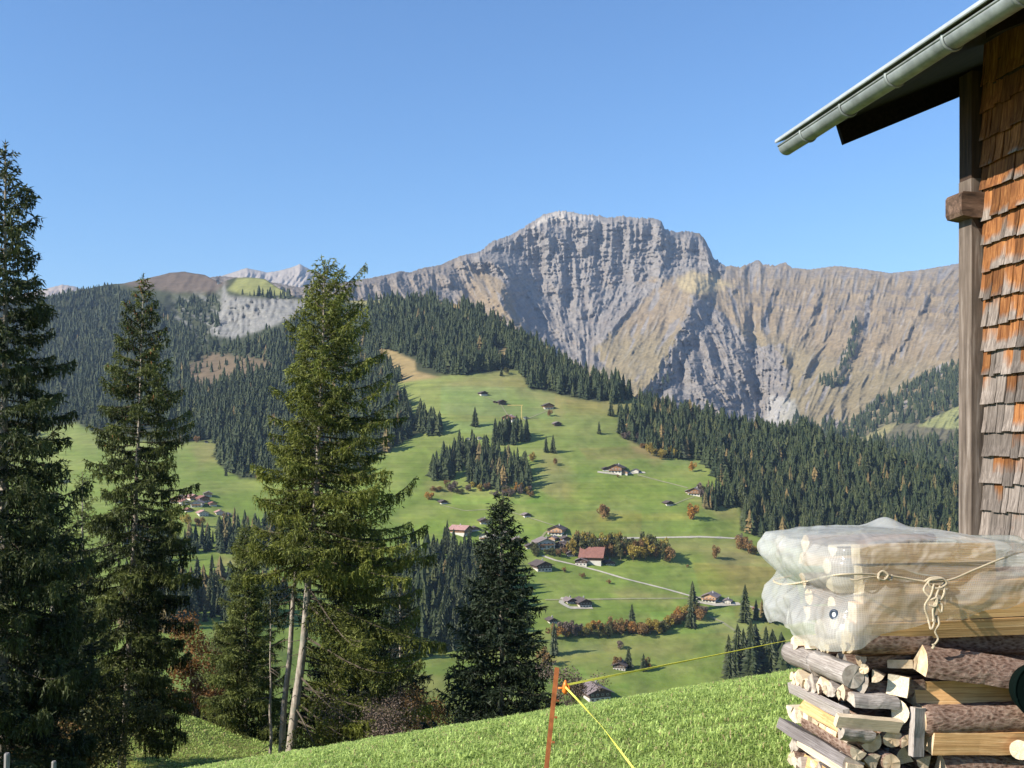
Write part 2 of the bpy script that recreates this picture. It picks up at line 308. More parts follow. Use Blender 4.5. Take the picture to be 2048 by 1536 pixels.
# ---- the rock mountain
MCREST = [(380, 560), (440, 552), (500, 557), (560, 567), (600, 575), (640, 567), (680, 566), (700, 562), (740, 556), (780, 548), (800, 542), (820, 545), (840, 537), (880, 530), (920, 512), (960, 503), (985, 482), (1005, 476), (1020, 470), (1040, 460), (1060, 446), (1090, 428), (1120, 421), (1145, 424), (1160, 428), (1200, 431), (1215, 436), (1240, 432), (1262, 434), (1280, 436), (1305, 436), (1322, 441), (1330, 458), (1350, 464), (1375, 462), (1400, 467), (1410, 480), (1420, 498), (1428, 517), (1450, 531), (1480, 534), (1500, 527), (1515, 519), (1528, 529), (1550, 531), (1570, 524), (1582, 535), (1620, 539), (1660, 533), (1680, 532), (1720, 537), (1780, 546), (1840, 540), (1900, 530), (1920, 526), (2200, 515), (2700, 560)]
MP = [(380, 560, 3400), (600, 575, 3700), (700, 565, 4000), (800, 545, 4400), (900, 520, 4800), (1000, 480, 5300), (1120, 425, 5650), (1320, 440, 5600), (1430, 520, 5500), (1600, 535, 5400), (1900, 530, 5100), (2200, 515, 4900), (1060, 548, 5250), (1150, 560, 5250), (1250, 560, 5250), (1380, 550, 5250), (900, 600, 4350), (1000, 620, 4450), (1100, 700, 4100), (1180, 700, 4050), (1250, 760, 3400), (1400, 800, 3150), (1520, 845, 3250), (1600, 830, 3050), (1700, 850, 2800), (1920, 830, 2400), (1920, 720, 3050), (1800, 700, 3650), (1700, 600, 4650), (1500, 600, 4800), (1390, 590, 4750), (1310, 770, 3350), (1550, 700, 4050), (700, 620, 3600), (2200, 750, 2600), (2200, 900, 1900), (400, 640, 3100), (900, 900, 2600), (1500, 920, 2500), (1900, 900, 2000), (1150, 620, 4800), (1300, 650, 4350), (2700, 900, 1800), (2700, 600, 4000)]
STROKES = [(1000, 480, -.1, 1), (1100, 500, 0, 1), (1180, 480, .1, 1), (1250, 500, -.1, 1), (1380, 500, -.1, 1), (1300, 580, -.7, 1), (1250, 640, -.8, 1), (1200, 620, -.4, 1), (1350, 650, -.8, 1), (1280, 720, -.8, 1), (1100, 600, .2, 1), (1050, 620, .75, 1), (1140, 660, .2, 1), (1090, 660, .7, 1), (950, 560, .5, 1), (850, 570, .2, 1), (750, 580, .3, 1), (930, 620, .6, 1), (1430, 650, .8, 1), (1470, 700, .6, 1), (1400, 720, .7, 1), (1450, 780, .7, 1), (1350, 780, -.2, 1), (1520, 650, 0, 1), (1520, 780, .1, 1), (1600, 650, -.4, 1), (1640, 700, -.8, 1), (1590, 780, -.5, 1), (1700, 600, -.3, 1), (1760, 700, -.2, 1), (1850, 600, -.4, 1), (1880, 680, -.6, 1), (1550, 560, -.3, 1), (1450, 570, .3, 1), (1750, 560, -.2, 1), (1900, 560, -.6, 1), (1850, 780, -1, .9), (1700, 780, -.7, 1), (500, 600, .2, 1), (2200, 700, -.5, 1)]
SPURS = [  # polyline, width left, width right, height (m)
    ([(1388, 545), (1390, 590), (1368, 645), (1335, 705), (1300, 765), (1262, 800)], 95, 44, 260), ([(955, 506), (985, 525), (1012, 548), (1006, 580), (1000, 620), (1020, 665), (1060, 700)], 70, 74, 330), ([(990, 560), (1010, 620), (1060, 690)], 30, 60, 200),
    ([(1068, 446), (1098, 480), (1108, 540), (1112, 590)], 24, 50, 190), ([(1172, 436), (1168, 490), (1170, 560), (1185, 620)], 26, 30, 110), ([(1235, 440), (1215, 490), (1228, 560)], 28, 24, 80), ([(1275, 440), (1262, 500), (1270, 560)], 20, 22, 60),
    ([(1325, 445), (1318, 500), (1320, 560)], 22, 24, 80), ([(1380, 465), (1372, 510), (1388, 548)], 26, 24, 70), ([(1404, 478), (1412, 520), (1422, 545)], 20, 30, 150), ([(1140, 430), (1128, 480), (1140, 545)], 12, 26, 50),
    ([(1715, 625), (1700, 690), (1668, 770)], 60, 26, 110), ([(1600, 605), (1592, 660), (1580, 700)], 30, 14, 40), ([(1500, 600), (1485, 640), (1492, 700)], 26, 14, 50), ([(1440, 620), (1450, 680), (1490, 750)], 24, 18, 60), ([(1400, 650), (1420, 720), (1470, 800)], 22, 18, 60), ([(1380, 700), (1385, 760), (1440, 830)], 22, 22, 70), ([(1340, 770), (1352, 830)], 26, 26, 90),
    ([(1560, 690), (1575, 740), (1560, 800)], 24, 18, 60), ([(1780, 590), (1760, 660), (1730, 740)], 40, 20, 50), ([(1860, 560), (1835, 640), (1800, 700)], 40, 18, 50), ([(1905, 600), (1870, 660)], 30, 16, 40), ([(1550, 560), (1535, 600), (1530, 640)], 24, 14, 50), ([(1640, 560), (1628, 620), (1600, 690)], 26, 15, 55), ([(1675, 600), (1650, 660), (1610, 740)], 26, 15, 50), ([(1745, 560), (1735, 600), (1725, 650)], 22, 13, 45), ([(1820, 555), (1800, 620), (1770, 680)], 28, 15, 50), ([(1880, 560), (1850, 600), (1815, 660), (1760, 740)], 28, 15, 45), ([(1470, 560), (1462, 600), (1470, 640)], 20, 13, 45), ([(1640, 700), (1600, 760)], 26, 15, 45), ([(1340, 600), (1290, 680), (1235, 740)], 22, 12, 35),
    ([(880, 532), (905, 570), (930, 620)], 26, 20, 70), ([(840, 540), (850, 590)], 20, 16, 50), ([(800, 548), (810, 590)], 18, 16, 45), ([(760, 556), (772, 600)], 18, 14, 40), ([(720, 562), (735, 600)], 16, 14, 40), ([(920, 514), (945, 560), (975, 600)], 24, 20, 70), ([(690, 566), (700, 600)], 14, 14, 35), ([(1150, 600), (1165, 650), (1175, 700)], 24, 18, 60), ([(1100, 600), (1120, 650), (1150, 690)], 20, 16, 50), ([(1060, 570), (1090, 630), (1130, 680)], 16, 16, 50), ([(1260, 600), (1225, 650), (1200, 690)], 20, 18, 45), ([(1350, 575), (1300, 640), (1250, 710)], 26, 22, 50)]
GULLY = [([(1505, 640), (1508, 700), (1515, 770), (1524, 850)], 26, 130), ([(1180, 620), (1170, 660), (1180, 700), (1220, 740)], 24, 70), ([(1590, 710), (1560, 780), (1530, 845)], 18, 60)]
def warp_dir(px, py):
    sx = np.zeros_like(px); sy = np.zeros_like(px)
    for x, y, dx, dy in STROKES:
        w = 1 / (((px - x) ** 2 + (1.6 * (py - y)) ** 2) + 900) ** 1.5; L = math.hypot(dx, dy); sx += w * dx / L; sy += w * dy / L
    L = np.hypot(sx, sy); return sx / L, sy / L
def spurfield(px, py):
    s = np.zeros_like(px); wob = 10 * fbm(px / 18, py / 14, 90, 4)
    for P, wl, wr, h in SPURS + [(p, w, w, -h) for p, w, h in GULLY]:
        P = np.array(P, float); x = np.interp(py, P[:, 1], P[:, 0]); d = px + wob - x
        w = np.where(d < 0, wl, wr); k = np.clip(1 - np.abs(d) / w, 0, 1); k = np.where(d < 0, k ** 1.2, k ** .9)
        y0, y1 = P[0, 1], P[-1, 1]; e = sm(y0 - 8, y0 + 22, py) * sm(y1 + 25, y1 - 15, py); s = s + h * k * e * (1.0 if h >= 145 else (1.35 if h > 0 else 1.2) * (.85 + .45 * pn(px / 45 + .2 * h, py / 26, 93)))
    return s
def build_massif():
    cx = np.concatenate([np.arange(380, 640, 3.), np.arange(640, 1930, 1.4), np.arange(1930, 2700, 10.)]); NR = 300
    cr = interp(cx, MCREST) + (2.2 * fbm(cx / 9, cx * 0, 12, 4) + 1.5 * pn(cx / 3.2, cx * 0, 15)) * np.where((cx > 960) & (cx < 1600), 1.9, .9)
    t = np.linspace(0, 1, NR)[:, None] ** 1.05; px = cx[None, :] + 0 * t; MB_ = interp(cx, [(380, 920), (1700, 920), (2000, 1080), (2700, 1300)]); py = cr[None, :] + (MB_[None, :] - cr[None, :]) * t
    D = tps(MP, 3e-4)(px, py); D = D[::-1]; D = np.maximum.accumulate(D + np.arange(NR)[:, None] * 1.0, 0)[::-1].copy()
    # fall-line streaks: noise averaged along the fall lines
    def lic(sc, seed, n, step):
        acc = np.zeros_like(px); tot = 0
        for sgn in (-1, 1):
            x, y = px.copy(), py.copy()
            for k in range(n):
                if k or sgn == 1: w = math.cos(k / n * math.pi / 2) ** 2; acc += w * pn(x / sc, y / sc, seed); tot += w
                dx, dy = warp_dir(x, y) if k % 4 == 0 else (dx, dy); x = x + sgn * step * dx; y = y + sgn * step * dy
        return acc / tot
    L1 = lic(33, 101, 11, 4.5); L2 = lic(12, 102, 10, 3.0); L3 = lic(5.5, 103, 8, 1.8)
    for L in (L1, L2, L3): L /= L.std() + 1e-9
    cliffm = softpoly(px, py, [(930, 520), (1100, 400), (1330, 415), (1450, 520), (1440, 545), (1390, 548), (1300, 555), (1200, 575), (1120, 590), (1040, 560), (1000, 560)], 10, 6 * fbm(px / 20, py / 12, 5, 3))
    ravm = softpoly(px, py, [(1385, 590), (1420, 600), (1475, 650), (1505, 690), (1560, 690), (1580, 760), (1560, 860), (1300, 860), (1300, 775), (1345, 695)], 12, 16 * fbm(px / 16, py / 16, 6, 3))
    rocky = np.clip(cliffm + .8 * ravm + softpoly(px, py, [(1010, 560), (1120, 580), (1230, 570), (1330, 560), (1270, 620), (1190, 700), (1210, 740), (1100, 720), (1040, 640)], 14, 12 * fbm(px / 16, py / 16, 7, 3)) * .9 + sm(990, 900, px) * .55, 0, 1)
    rid = lambda n: 1 - np.abs(n)                                    # ridged
    amp = .95 + .25 * rocky
    edge = sm(0, .03, t)
    D = D - spurfield(px, py) * edge - amp * edge * (25 * rid(L1) + 9.5 * rid(L2) + 2.6 * L3) - edge * (rocky + .12) * (36 * (1 - 2 * np.abs(fbm(px / 26 + .3 * L1, py / 15, 33, 6))) + 13 * fbm(px / 5, py / 3.2, 35, 3)) - edge * (cliffm * 16 + rocky * 6) * (1 - 2 * np.abs(fbm(px / 60 + 2, (py + .12 * px) / 9.0, 36, 3)))
    # ledges that run level across the slope on the right
    led = np.sin((py - .03 * (px - 1600) + 3 * fbm(px / 30, py / 30, 70, 3)) / 5.2) ; lm = softpoly(px, py, [(1440, 560), (1900, 570), (1920, 650), (1700, 650), (1450, 610)], 16)
    D = D + 19 * led * lm * edge + 7 * np.sin((py + 5 * fbm(px / 40, py / 30, 72, 3)) / 3.6) * edge * sm(1330, 1480, px) * sm(620, 540, py)
    n1 = fbm(px / 60, py / 30, 71, 4); n2 = fbm(px / 9, py / 9, 72, 4)
    tan = lay([(sm(-.4, .5, n1), (.235, .178, .108)), (sm(.3, 1.6, -L2 * .6 + L3 * .4) * .6, (.25, .22, .18)), (sm(.8, 1.9, -L2) * .55, (.17, .145, .12)), (sm(1.0, 2.0, L3) * .3, (.28, .25, .21)), (sm(-.1, .6, n2) * .45, (.145, .112, .075)), (sm(.15, .6, fbm(px / 70, py / 7, 83, 4)) * .5, (.155, .122, .09))], (.20, .148, .085))
    rock = lay([(sm(-.5, .6, n2), (.225, .20, .175)), (sm(.2, 1.5, L2) * .5, (.145, .125, .11)), (sm(.1, .7, fbm(px / 30, py / 6, 79, 4)) * .5, (.26, .20, .15)), (sm(.0, .7, n1) * .3, (.20, .155, .115))], (.165, .148, .13))
    rk = np.clip(rocky + .9 * sm(.7, 1.7, -L1 * .5 - L2 * .7) * (1 - rocky) + .45 * softpoly(px, py, [(1440, 520), (1930, 520), (1930, 560), (1440, 562)], 8), 0, 1)
    rk = sm(.25, .75, rk + .25 * n2)
    c = tan * (1 - rk[..., None]) + rock * rk[..., None]
    c = lay([(softpoly(px, py, [(1355, 560), (1385, 540), (1430, 555), (1470, 572), (1400, 590), (1360, 580)], 6, 3 * n2), (.32, .25, .13)), (softpoly(px, py, [(1080, 436), (1120, 420), (1160, 428), (1200, 440), (1100, 440), (1060, 460)], 4, 2 * n2) * .8, (.36, .32, .27)), (np.clip(lm + .5 * sm(1440, 1560, px) * sm(700, 600, py), 0, 1) * sm(.3, .9, -led) * sm(-.2, .3, n2) * .75, (.125, .105, .095)),
             (softpoly(px, py, [(1540, 790), (1590, 800), (1600, 835), (1560, 850), (1530, 845)], 6, 4 * n2), (.30, .28, .25)), (sm(700, 760, py - .35 * (1900 - px) * 0 + 60 * sm(1750, 1500, px)) * .35 * (1 - rk), (.17, .15, .07)), (sm(990, 900, px) * .5, (.17, .14, .115))], c)
    c = lay([(softpoly(px, py, [(1700, 880), (1840, 800), (1930, 720), (2700, 700), (2700, 920), (1500, 920), (1540, 860)], 10, 6 * n2) * .8, (.09, .085, .05)), (softpoly(px, py, [(1835, 852), (1920, 808), (1990, 800), (1990, 850), (1900, 858)], 4, 3 * n2), (.22, .22, .085)), (softpoly(px, py, [(1700, 890), (1770, 850), (1800, 845), (1760, 880)], 4, 3 * n2), (.23, .20, .09))], c)
    V = at(px, py, D); b1 = V[0].copy(); b1[:, 1] += 150; b1[:, 2] -= 90; b2 = b1.copy(); b2[:, 1] += 1500; b2[:, 2] -= 1100
    V = np.concatenate([b2[None], b1[None], V]); c = np.concatenate([c[:1], c[:1], c])
    me = mesh("mountain", V[:, ::-1], gridfaces(*V.shape[:2]), None, vcolmat("mountain_rock_and_dry_grass", .03, .24, bmp=14.0, bscale=.03), True, cols={'col': c[:, ::-1]})
    tag(link("mountain", me), "grey limestone massif above tawny autumn slopes", kind="structure")
    return cx, cr, NR, D, MB_
MX, MC, MNR, MD, MBT = build_massif()
def ms(px, py):
    px = np.atleast_1d(np.asarray(px, float)); py = np.atleast_1d(np.asarray(py, float)); j = np.clip(np.searchsorted(MX, px) - 1, 0, len(MX) - 2)
    t = np.clip((py - MC[j]) / (MBT[j] - MC[j]), 0, 1) ** (1 / 1.05) * (MNR - 1); i = np.clip(t.astype(int), 0, MNR - 2); fy = t - i
    return at(px, py, MD[i, j] * (1 - fy) + MD[i + 1, j] * fy)

def build_peak(name, label, crest, D0, base, col, seed):
    cr = np.array(crest, float); x = np.linspace(cr[0, 0], cr[-1, 0], 160); y = np.interp(x, cr[:, 0], cr[:, 1]) + 1.0 * fbm(x / 6, x * 0, seed, 3)
    t = np.linspace(0, 1, 50)[:, None]; px = x[None] + 0 * t; py = y[None] + (base - y[None]) * t
    D = D0 - 1800 * t - 120 * (1 - np.abs(fbm(px / 22 + py / 30, py / 60, seed + 1, 4)) * 2) * sm(0, .1, t) - 50 * fbm(px / 6, py / 10, seed + 2, 3) * sm(0, .1, t)
    c = lay([(sm(-.3, .5, fbm(px / 12, py / 6, seed + 4, 3)), tuple(k * 1.25 for k in col))], col)
    V = at(px, py, D); b1 = V[0].copy(); b1[:, 1] += 1500; b1[:, 2] -= 900; V = np.concatenate([b1[None], V]); c = np.concatenate([c[:1], c])
    tag(link(name, mesh(name, V[:, ::-1], gridfaces(*V.shape[:2]), None, vcolmat(name + "_rock", .01, .12, bmp=6.0, bscale=.02), True, cols={'col': c[:, ::-1]})), label, kind="structure")
build_peak("mountain_peak", "pale distant peaks behind the long ridge", [(430, 556), (465, 545), (492, 536), (512, 540), (535, 545), (560, 541), (585, 534), (600, 528), (618, 538), (640, 545), (665, 560), (700, 575)], 9500, 640, (.24, .205, .17), 200)
build_peak("mountain_peak", "pale distant ridge behind the left forested mountain", [(-160, 640), (-60, 600), (0, 596), (40, 588), (90, 578), (125, 569), (150, 573), (190, 590), (240, 610)], 9000, 680, (.24, .19, .15), 230)
# ------------------------------------------------------------------ woods and single trees on the hills
rng = np.random.default_rng(7)
def cone_tree(T, Sg, seed, jag=.3, slim=1.0):
    """unit-height conifer: T jagged skirts of Sg points; returns V, tris"""
    r_ = np.random.default_rng(seed); V = []; Ft = []; n = 0
    for i in range(T):
        f0 = i / T; zb = .05 + .92 * f0; zt = min(1.0, zb + 2.1 / T * (1.0 - .2 * f0)); R = .205 * slim * (1 - f0) ** .75 * r_.uniform(.85, 1.12) + .008
        th = (np.arange(Sg) + r_.uniform(0, 1)) / Sg * 2 * math.pi + r_.uniform(-.15, .15, Sg)
        rr = R * np.where(np.arange(Sg) % 2 == 0, 1, 1 - jag * 1.3) * r_.uniform(.75, 1.15, Sg); zz = zb + r_.uniform(-.25, .2, Sg) / T * .8 - np.where(np.arange(Sg) % 2 == 0, .12, 0) / T
        V += [[r_.uniform(-.004, .004), r_.uniform(-.004, .004), zt]] + [[rr[k] * math.cos(th[k]), rr[k] * math.sin(th[k]), zz[k]] for k in range(Sg)]
        Ft += [[n, n + 1 + k, n + 1 + (k + 1) % Sg] for k in range(Sg)]; n += Sg + 1
    return np.array(V), np.array(Ft)
MAT_CONIFER = leafmat("spruce_crown_far", (.020, .034, .014), (.085, .095, .032), .15)
MAT_FOREST = None
def _forestmat():
    m, t, b = nm("forest_trees"); b.inputs['Roughness'].default_value = .7; b.inputs['Specular IOR Level'].default_value = .15
    t.links.new(ramp(t, attr(t, 'val').outputs['Fac'], [(0, (.017, .028, .012)), (.5, (.042, .054, .019)), (.85, (.085, .088, .030)), (.93, (.11, .085, .035)), (1, (.19, .13, .05))]), b.inputs['Base Color']); return m
MAT_FOREST = _forestmat(); MAT_TRUNK_FAR = simple("grey_brown_bark_far", (.13, .10, .075), .9, .3, 2.0)
def scatter(poly, surf, spacing, sinb=.42, nzw=5, seed=0, holes=()):
    P = np.array(poly, float); x0, y0 = P.min(0); x1, y1 = P.max(0); r_ = np.random.default_rng(seed)
    A = (x1 - x0) * (y1 - y0); smp = surf(r_.uniform(x0, x1, 400), r_.uniform(y0, y1, 400)); dmax = smp[:, 1].max()
    M = int(A * (dmax / F) ** 2 / sinb / spacing ** 2 * 1.02) + 4
    px = r_.uniform(x0, x1, M); py = r_.uniform(y0, y1, M); nx = nzw * fbm(px / 14, py / 9, 300 + seed, 2)
    k = inpoly(px + nx, py + nx * .5, poly)
    for h in holes: k &= ~inpoly(px + nx, py, h)
    px, py = px[k], py[k]; p = surf(px, py); k = r_.uniform(0, 1, len(px)) < (p[:, 1] / dmax) ** 2
    return px[k], py[k], p[k]
CREST_NEAR = [(480, 1536), (1105, 1421), (1570, 1345), (2048, 1300)]
def seen(px, py, h):                         # not hidden behind the near trees, the wood pile, the barn or the near crest
    top = py - h
    k = (px > -5) & (px < 1915) & (top < interp(px, CREST_NEAR) - 6)
    k &= ~((px > 1545) & (top > 1050)); k &= ~((px < 320) & (top > 640)); k &= ~((px < 130) & (top > 560))
    k &= ~inpoly(px, top + h * .4, [(640, 560), (560, 700), (500, 900), (440, 1000), (480, 1536), (860, 1536), (880, 1200), (840, 1000), (780, 820), (720, 650)])
    k &= ~inpoly(px, top + h * .4, [(1005, 1000), (925, 1300), (900, 1500), (1100, 1500), (1090, 1250)])
    k &= ~((px < 640) & (top > 1260))
    return k
REG = []                                     # px, py, point, height, width factor, colour value, region
def add_region(name, poly, surf, spacing, hm, seed, ochre=.04, holes=(), sinb=.42, lim=None, slim=1.0, nzw=5):
    px, py, p = scatter(poly, surf, spacing, sinb, nzw, seed, holes); n = len(px); r_ = np.random.default_rng(seed + 50)
    h = hm * np.clip(r_.normal(1, .27, n), .35, 1.6); v = np.clip(r_.beta(2, 3, n) * .8, 0, .85); v = np.where(r_.uniform(0, 1, n) < ochre, r_.uniform(.9, 1, n), v)
    for i in range(n): REG.append((px[i], py[i], p[i], h[i], slim * r_.uniform(.72, 1.4), v[i], name))
CLR = [[(375, 735), (420, 705), (480, 712), (545, 720), (545, 745), (490, 750), (420, 775), (385, 770)], [(990, 697), (1012, 695), (1024, 722), (1008, 728), (985, 712)], [(745, 700), (780, 698), (830, 722), (832, 742), (800, 750), (780, 735)], [(864, 596), (905, 600), (925, 612), (905, 626), (880, 618)]]
F_UP = [(740, 640), (735, 615), (790, 606), (860, 604), (930, 612), (985, 645), (1060, 692), (1160, 748), (1250, 785), (1262, 802), (1245, 812), (1190, 803), (1130, 790), (1062, 776), (1040, 742), (1000, 738), (960, 747), (900, 752), (850, 738), (830, 726), (780, 712), (740, 700)]
F_RIGHT = [(1245, 870), (1240, 842), (1268, 835), (1300, 815), (1400, 840), (1500, 866), (1620, 878), (1750, 915), (1900, 962), (2150, 1060), (2150, 1250), (1900, 1150), (1750, 1120), (1700, 1110), (1560, 1090), (1490, 1062), (1478, 1010), (1440, 965), (1400, 918), (1330, 917), (1270, 887)]
F_MID = [(340, 890), (430, 880), (435, 930), (480, 955), (560, 962), (700, 960), (770, 905), (850, 858), (790, 775), (800, 760), (740, 700), (740, 640), (640, 610), (600, 632), (560, 665), (480, 695), (420, 695), (335, 770), (300, 860)]
F_LEFT = [(-260, 605), (40, 612), (150, 588), (215, 578), (300, 598), (345, 640), (372, 665), (410, 690), (335, 775), (300, 860), (200, 868), (150, 843), (100, 855), (0, 930), (-260, 960)]
add_region("upper", F_UP, hs, 6.4, 23, 1, .01, CLR)
add_region("right", F_RIGHT, hs, 6.0, 22, 2, .05)
add_region("mid", F_MID, hs, 7.6, 22, 3, .03, CLR)
add_region("left", F_LEFT, hs, 8.8, 20, 4, .01, sinb=.5)
add_region("bowl", [(340, 600), (440, 600), (440, 665), (410, 690), (370, 660)], hs, 16, 20, 5, .0)
add_region("clifftop", [(470, 590), (520, 595), (600, 601), (640, 606), (640, 600), (560, 592), (500, 588)], hs, 11, 22, 6, .0, nzw=1)
add_region("ridgebush", [(1262, 800), (1330, 826), (1420, 850), (1400, 838), (1300, 806), (1250, 785)], hs, 8, 20, 7, .1)
add_region("clearing", CLR[0], hs, 22, 16, 8, .3)
M_RIGHT = [(1562, 870), (1590, 835), (1640, 850), (1700, 850), (1760, 800), (1860, 750), (1925, 725), (2100, 700), (2100, 790), (1925, 805), (1850, 850), (1800, 850), (1760, 880), (2100, 880), (2100, 1080), (1900, 1000), (1700, 900)]
add_region("farright", M_RIGHT, ms, 11, 24, 9, .02, [[(1835, 852), (1920, 808), (1990, 800), (1990, 850), (1900, 858)], [(1700, 890), (1770, 850), (1800, 845), (1760, 880)]], sinb=.55)
add_region("spurtrees", [(1630, 770), (1680, 735), (1705, 650), (1716, 640), (1716, 690), (1690, 770), (1660, 775)], ms, 17, 26, 10, 0, sinb=.6, nzw=2)
add_region("fartree", [(1290, 790), (1330, 760), (1400, 640), (1370, 700), (1330, 790)], ms, 40, 22, 11, 0, nzw=8)
add_region("valley", [(820, 1110), (900, 1095), (960, 1110), (1000, 1140), (1020, 1180), (1000, 1290), (760, 1330), (780, 1150)], hs, 8.0, 22, 12, .03)
add_region("village", [(430, 1062), (470, 1055), (560, 1052), (620, 1070), (620, 1130), (500, 1112), (450, 1108), (395, 1112), (330, 1120), (250, 1100), (250, 1072), (330, 1080), (400, 1078)], hs, 7.0, 16, 13, .15)
add_region("lowerleft", [(250, 1180), (350, 1175), (420, 1170), (520, 1175), (600, 1200), (560, 1240), (430, 1250), (340, 1262), (250, 1270)], hs, 7.5, 20, 14, .12)
add_region("groveA", [(838, 862), (845, 850), (868, 848), (884, 862), (878, 872), (845, 872)], hs, 6.0, 22, 15, 0, nzw=1)
add_region("groveB", [(862, 960), (870, 940), (905, 905), (930, 895), (938, 915), (912, 950), (890, 966)], hs, 6.0, 20, 16, .05, nzw=2)
add_region("groveC", [(936, 965), (930, 930), (945, 905), (975, 910), (1020, 925), (1050, 945), (1070, 975), (1035, 988), (985, 982)], hs, 6.2, 21, 17, .12, nzw=2)
add_region("groveD", [(985, 888), (995, 872), (1030, 868), (1056, 876), (1055, 886), (1020, 893)], hs, 6.0, 22, 18, 0, nzw=1)
add_region("meadowleft", [(765, 810), (790, 820), (822, 850), (815, 862), (790, 862), (770, 850)], hs, 6.5, 26, 19, 0, nzw=2)
add_region("belowpost", [(1395, 1008), (1420, 985), (1450, 985), (1475, 1008), (1455, 1020), (1420, 1022)], hs, 6.2, 17, 20, .2, nzw=2)
add_region("bigright", [(1448, 1350), (1462, 1335), (1520, 1330), (1570, 1325), (1570, 1370), (1452, 1370)], hs, 8.5, 28, 21, 0, nzw=0, slim=1.15)
add_region("rightlow", [(1512, 1235), (1530, 1222), (1570, 1215), (1620, 1230), (1600, 1245), (1530, 1245)], hs, 6.5, 24, 22, .1, nzw=0)
SINGLES = [(950, 853, 26, "small dark spruce alone above the two narrow groves"), (1092, 905, 21, "left one of the two spruces standing together on the middle meadow"), (1106, 906, 23, "rounded dark spruce standing right of its neighbour on the middle meadow"), (1198, 868, 17, "tiny lone spruce on the open meadow near the right forest"), (1222, 832, 22, "dark spruce in a small pair on the upper right meadow edge"), (1238, 830, 20, "spruce at the right of a small pair on the upper meadow"),
           (1240, 868, 28, "tall dark spruce at the left tip of the right forest"), (944, 905, 30, "tall slim spruce rising at the left of the middle grove"), (1264, 1262, 22, "thin conifer rising out of the russet hedgerow"), (1385, 1222, 26, "dark conifer at the bend of the lane near the farm"), (1382, 1256, 24, "dark conifer at the upper end of the hedgerow"), (1490, 1245, 32, "slim dark spruce standing alone beside the lower lane"),
           (1257, 1336, 16, "small pointed conifer beside the dark cottage"), (1287, 1342, 13, "small conifer right of the dark cottage in the lower meadow"), (1108, 1310, 24, "dark conifer just right of the near black spruce"), (452, 952, 14, "small spruce on the left meadow below the forest"), (1003, 752, 14, "young conifer in the gap below the upper forest"), (1512, 1240, 18, "spruce next to the slim one beside the lower lane"), (1245, 800, 20, "end spruce of the upper forest at the meadow corner"), (1475, 1345, 36, "tall broad spruce below the yellow tape"), (1532, 1345, 34, "tall spruce below the yellow tape next to the wood pile"), (424, 1135, 12, "small dark tree on the green strip seen between the near spruces"), (448, 1240, 18, "pointed conifer in the copse low on the left")]
LBL = {"upper": ("dark spruce in the forest on the upper hill", "spruces of the upper forest"), "right": ("spruce in the big forest right of the meadows", "spruces of the right forest"), "mid": ("spruce in the forest seen between the near trees", "spruces of the middle forest"), "valley": ("dark spruce in the valley wood beside the near black spruce", "spruces of the valley wood"), "village": ("conifer in the wood below the village", "conifers below the village"), "lowerleft": ("conifer in the small copse low on the left", "conifers of the lower copse"),
       "groveA": ("spruce in the compact grove casting spiky shadows", "spruces of the compact grove"), "groveB": ("spruce in the narrow slanting grove on the meadow", "spruces of the slanting grove"), "groveC": ("spruce in the large mixed grove on the meadow", "spruces of the mixed grove"), "groveD": ("spruce in the grove below the white crane house", "spruces of the grove by the crane"), "meadowleft": ("spruce in the clump between the big near spruce and the meadow", "spruces at the left meadow edge"),
       "belowpost": ("small tree in the clump beside the farm by the forest", "trees beside the forest farm"), "bigright": ("large spruce in the clump under the yellow tape", "spruces below the yellow tape"), "rightlow": ("spruce in the clump left of the wood pile above the lane", "spruces above the lower lane")}
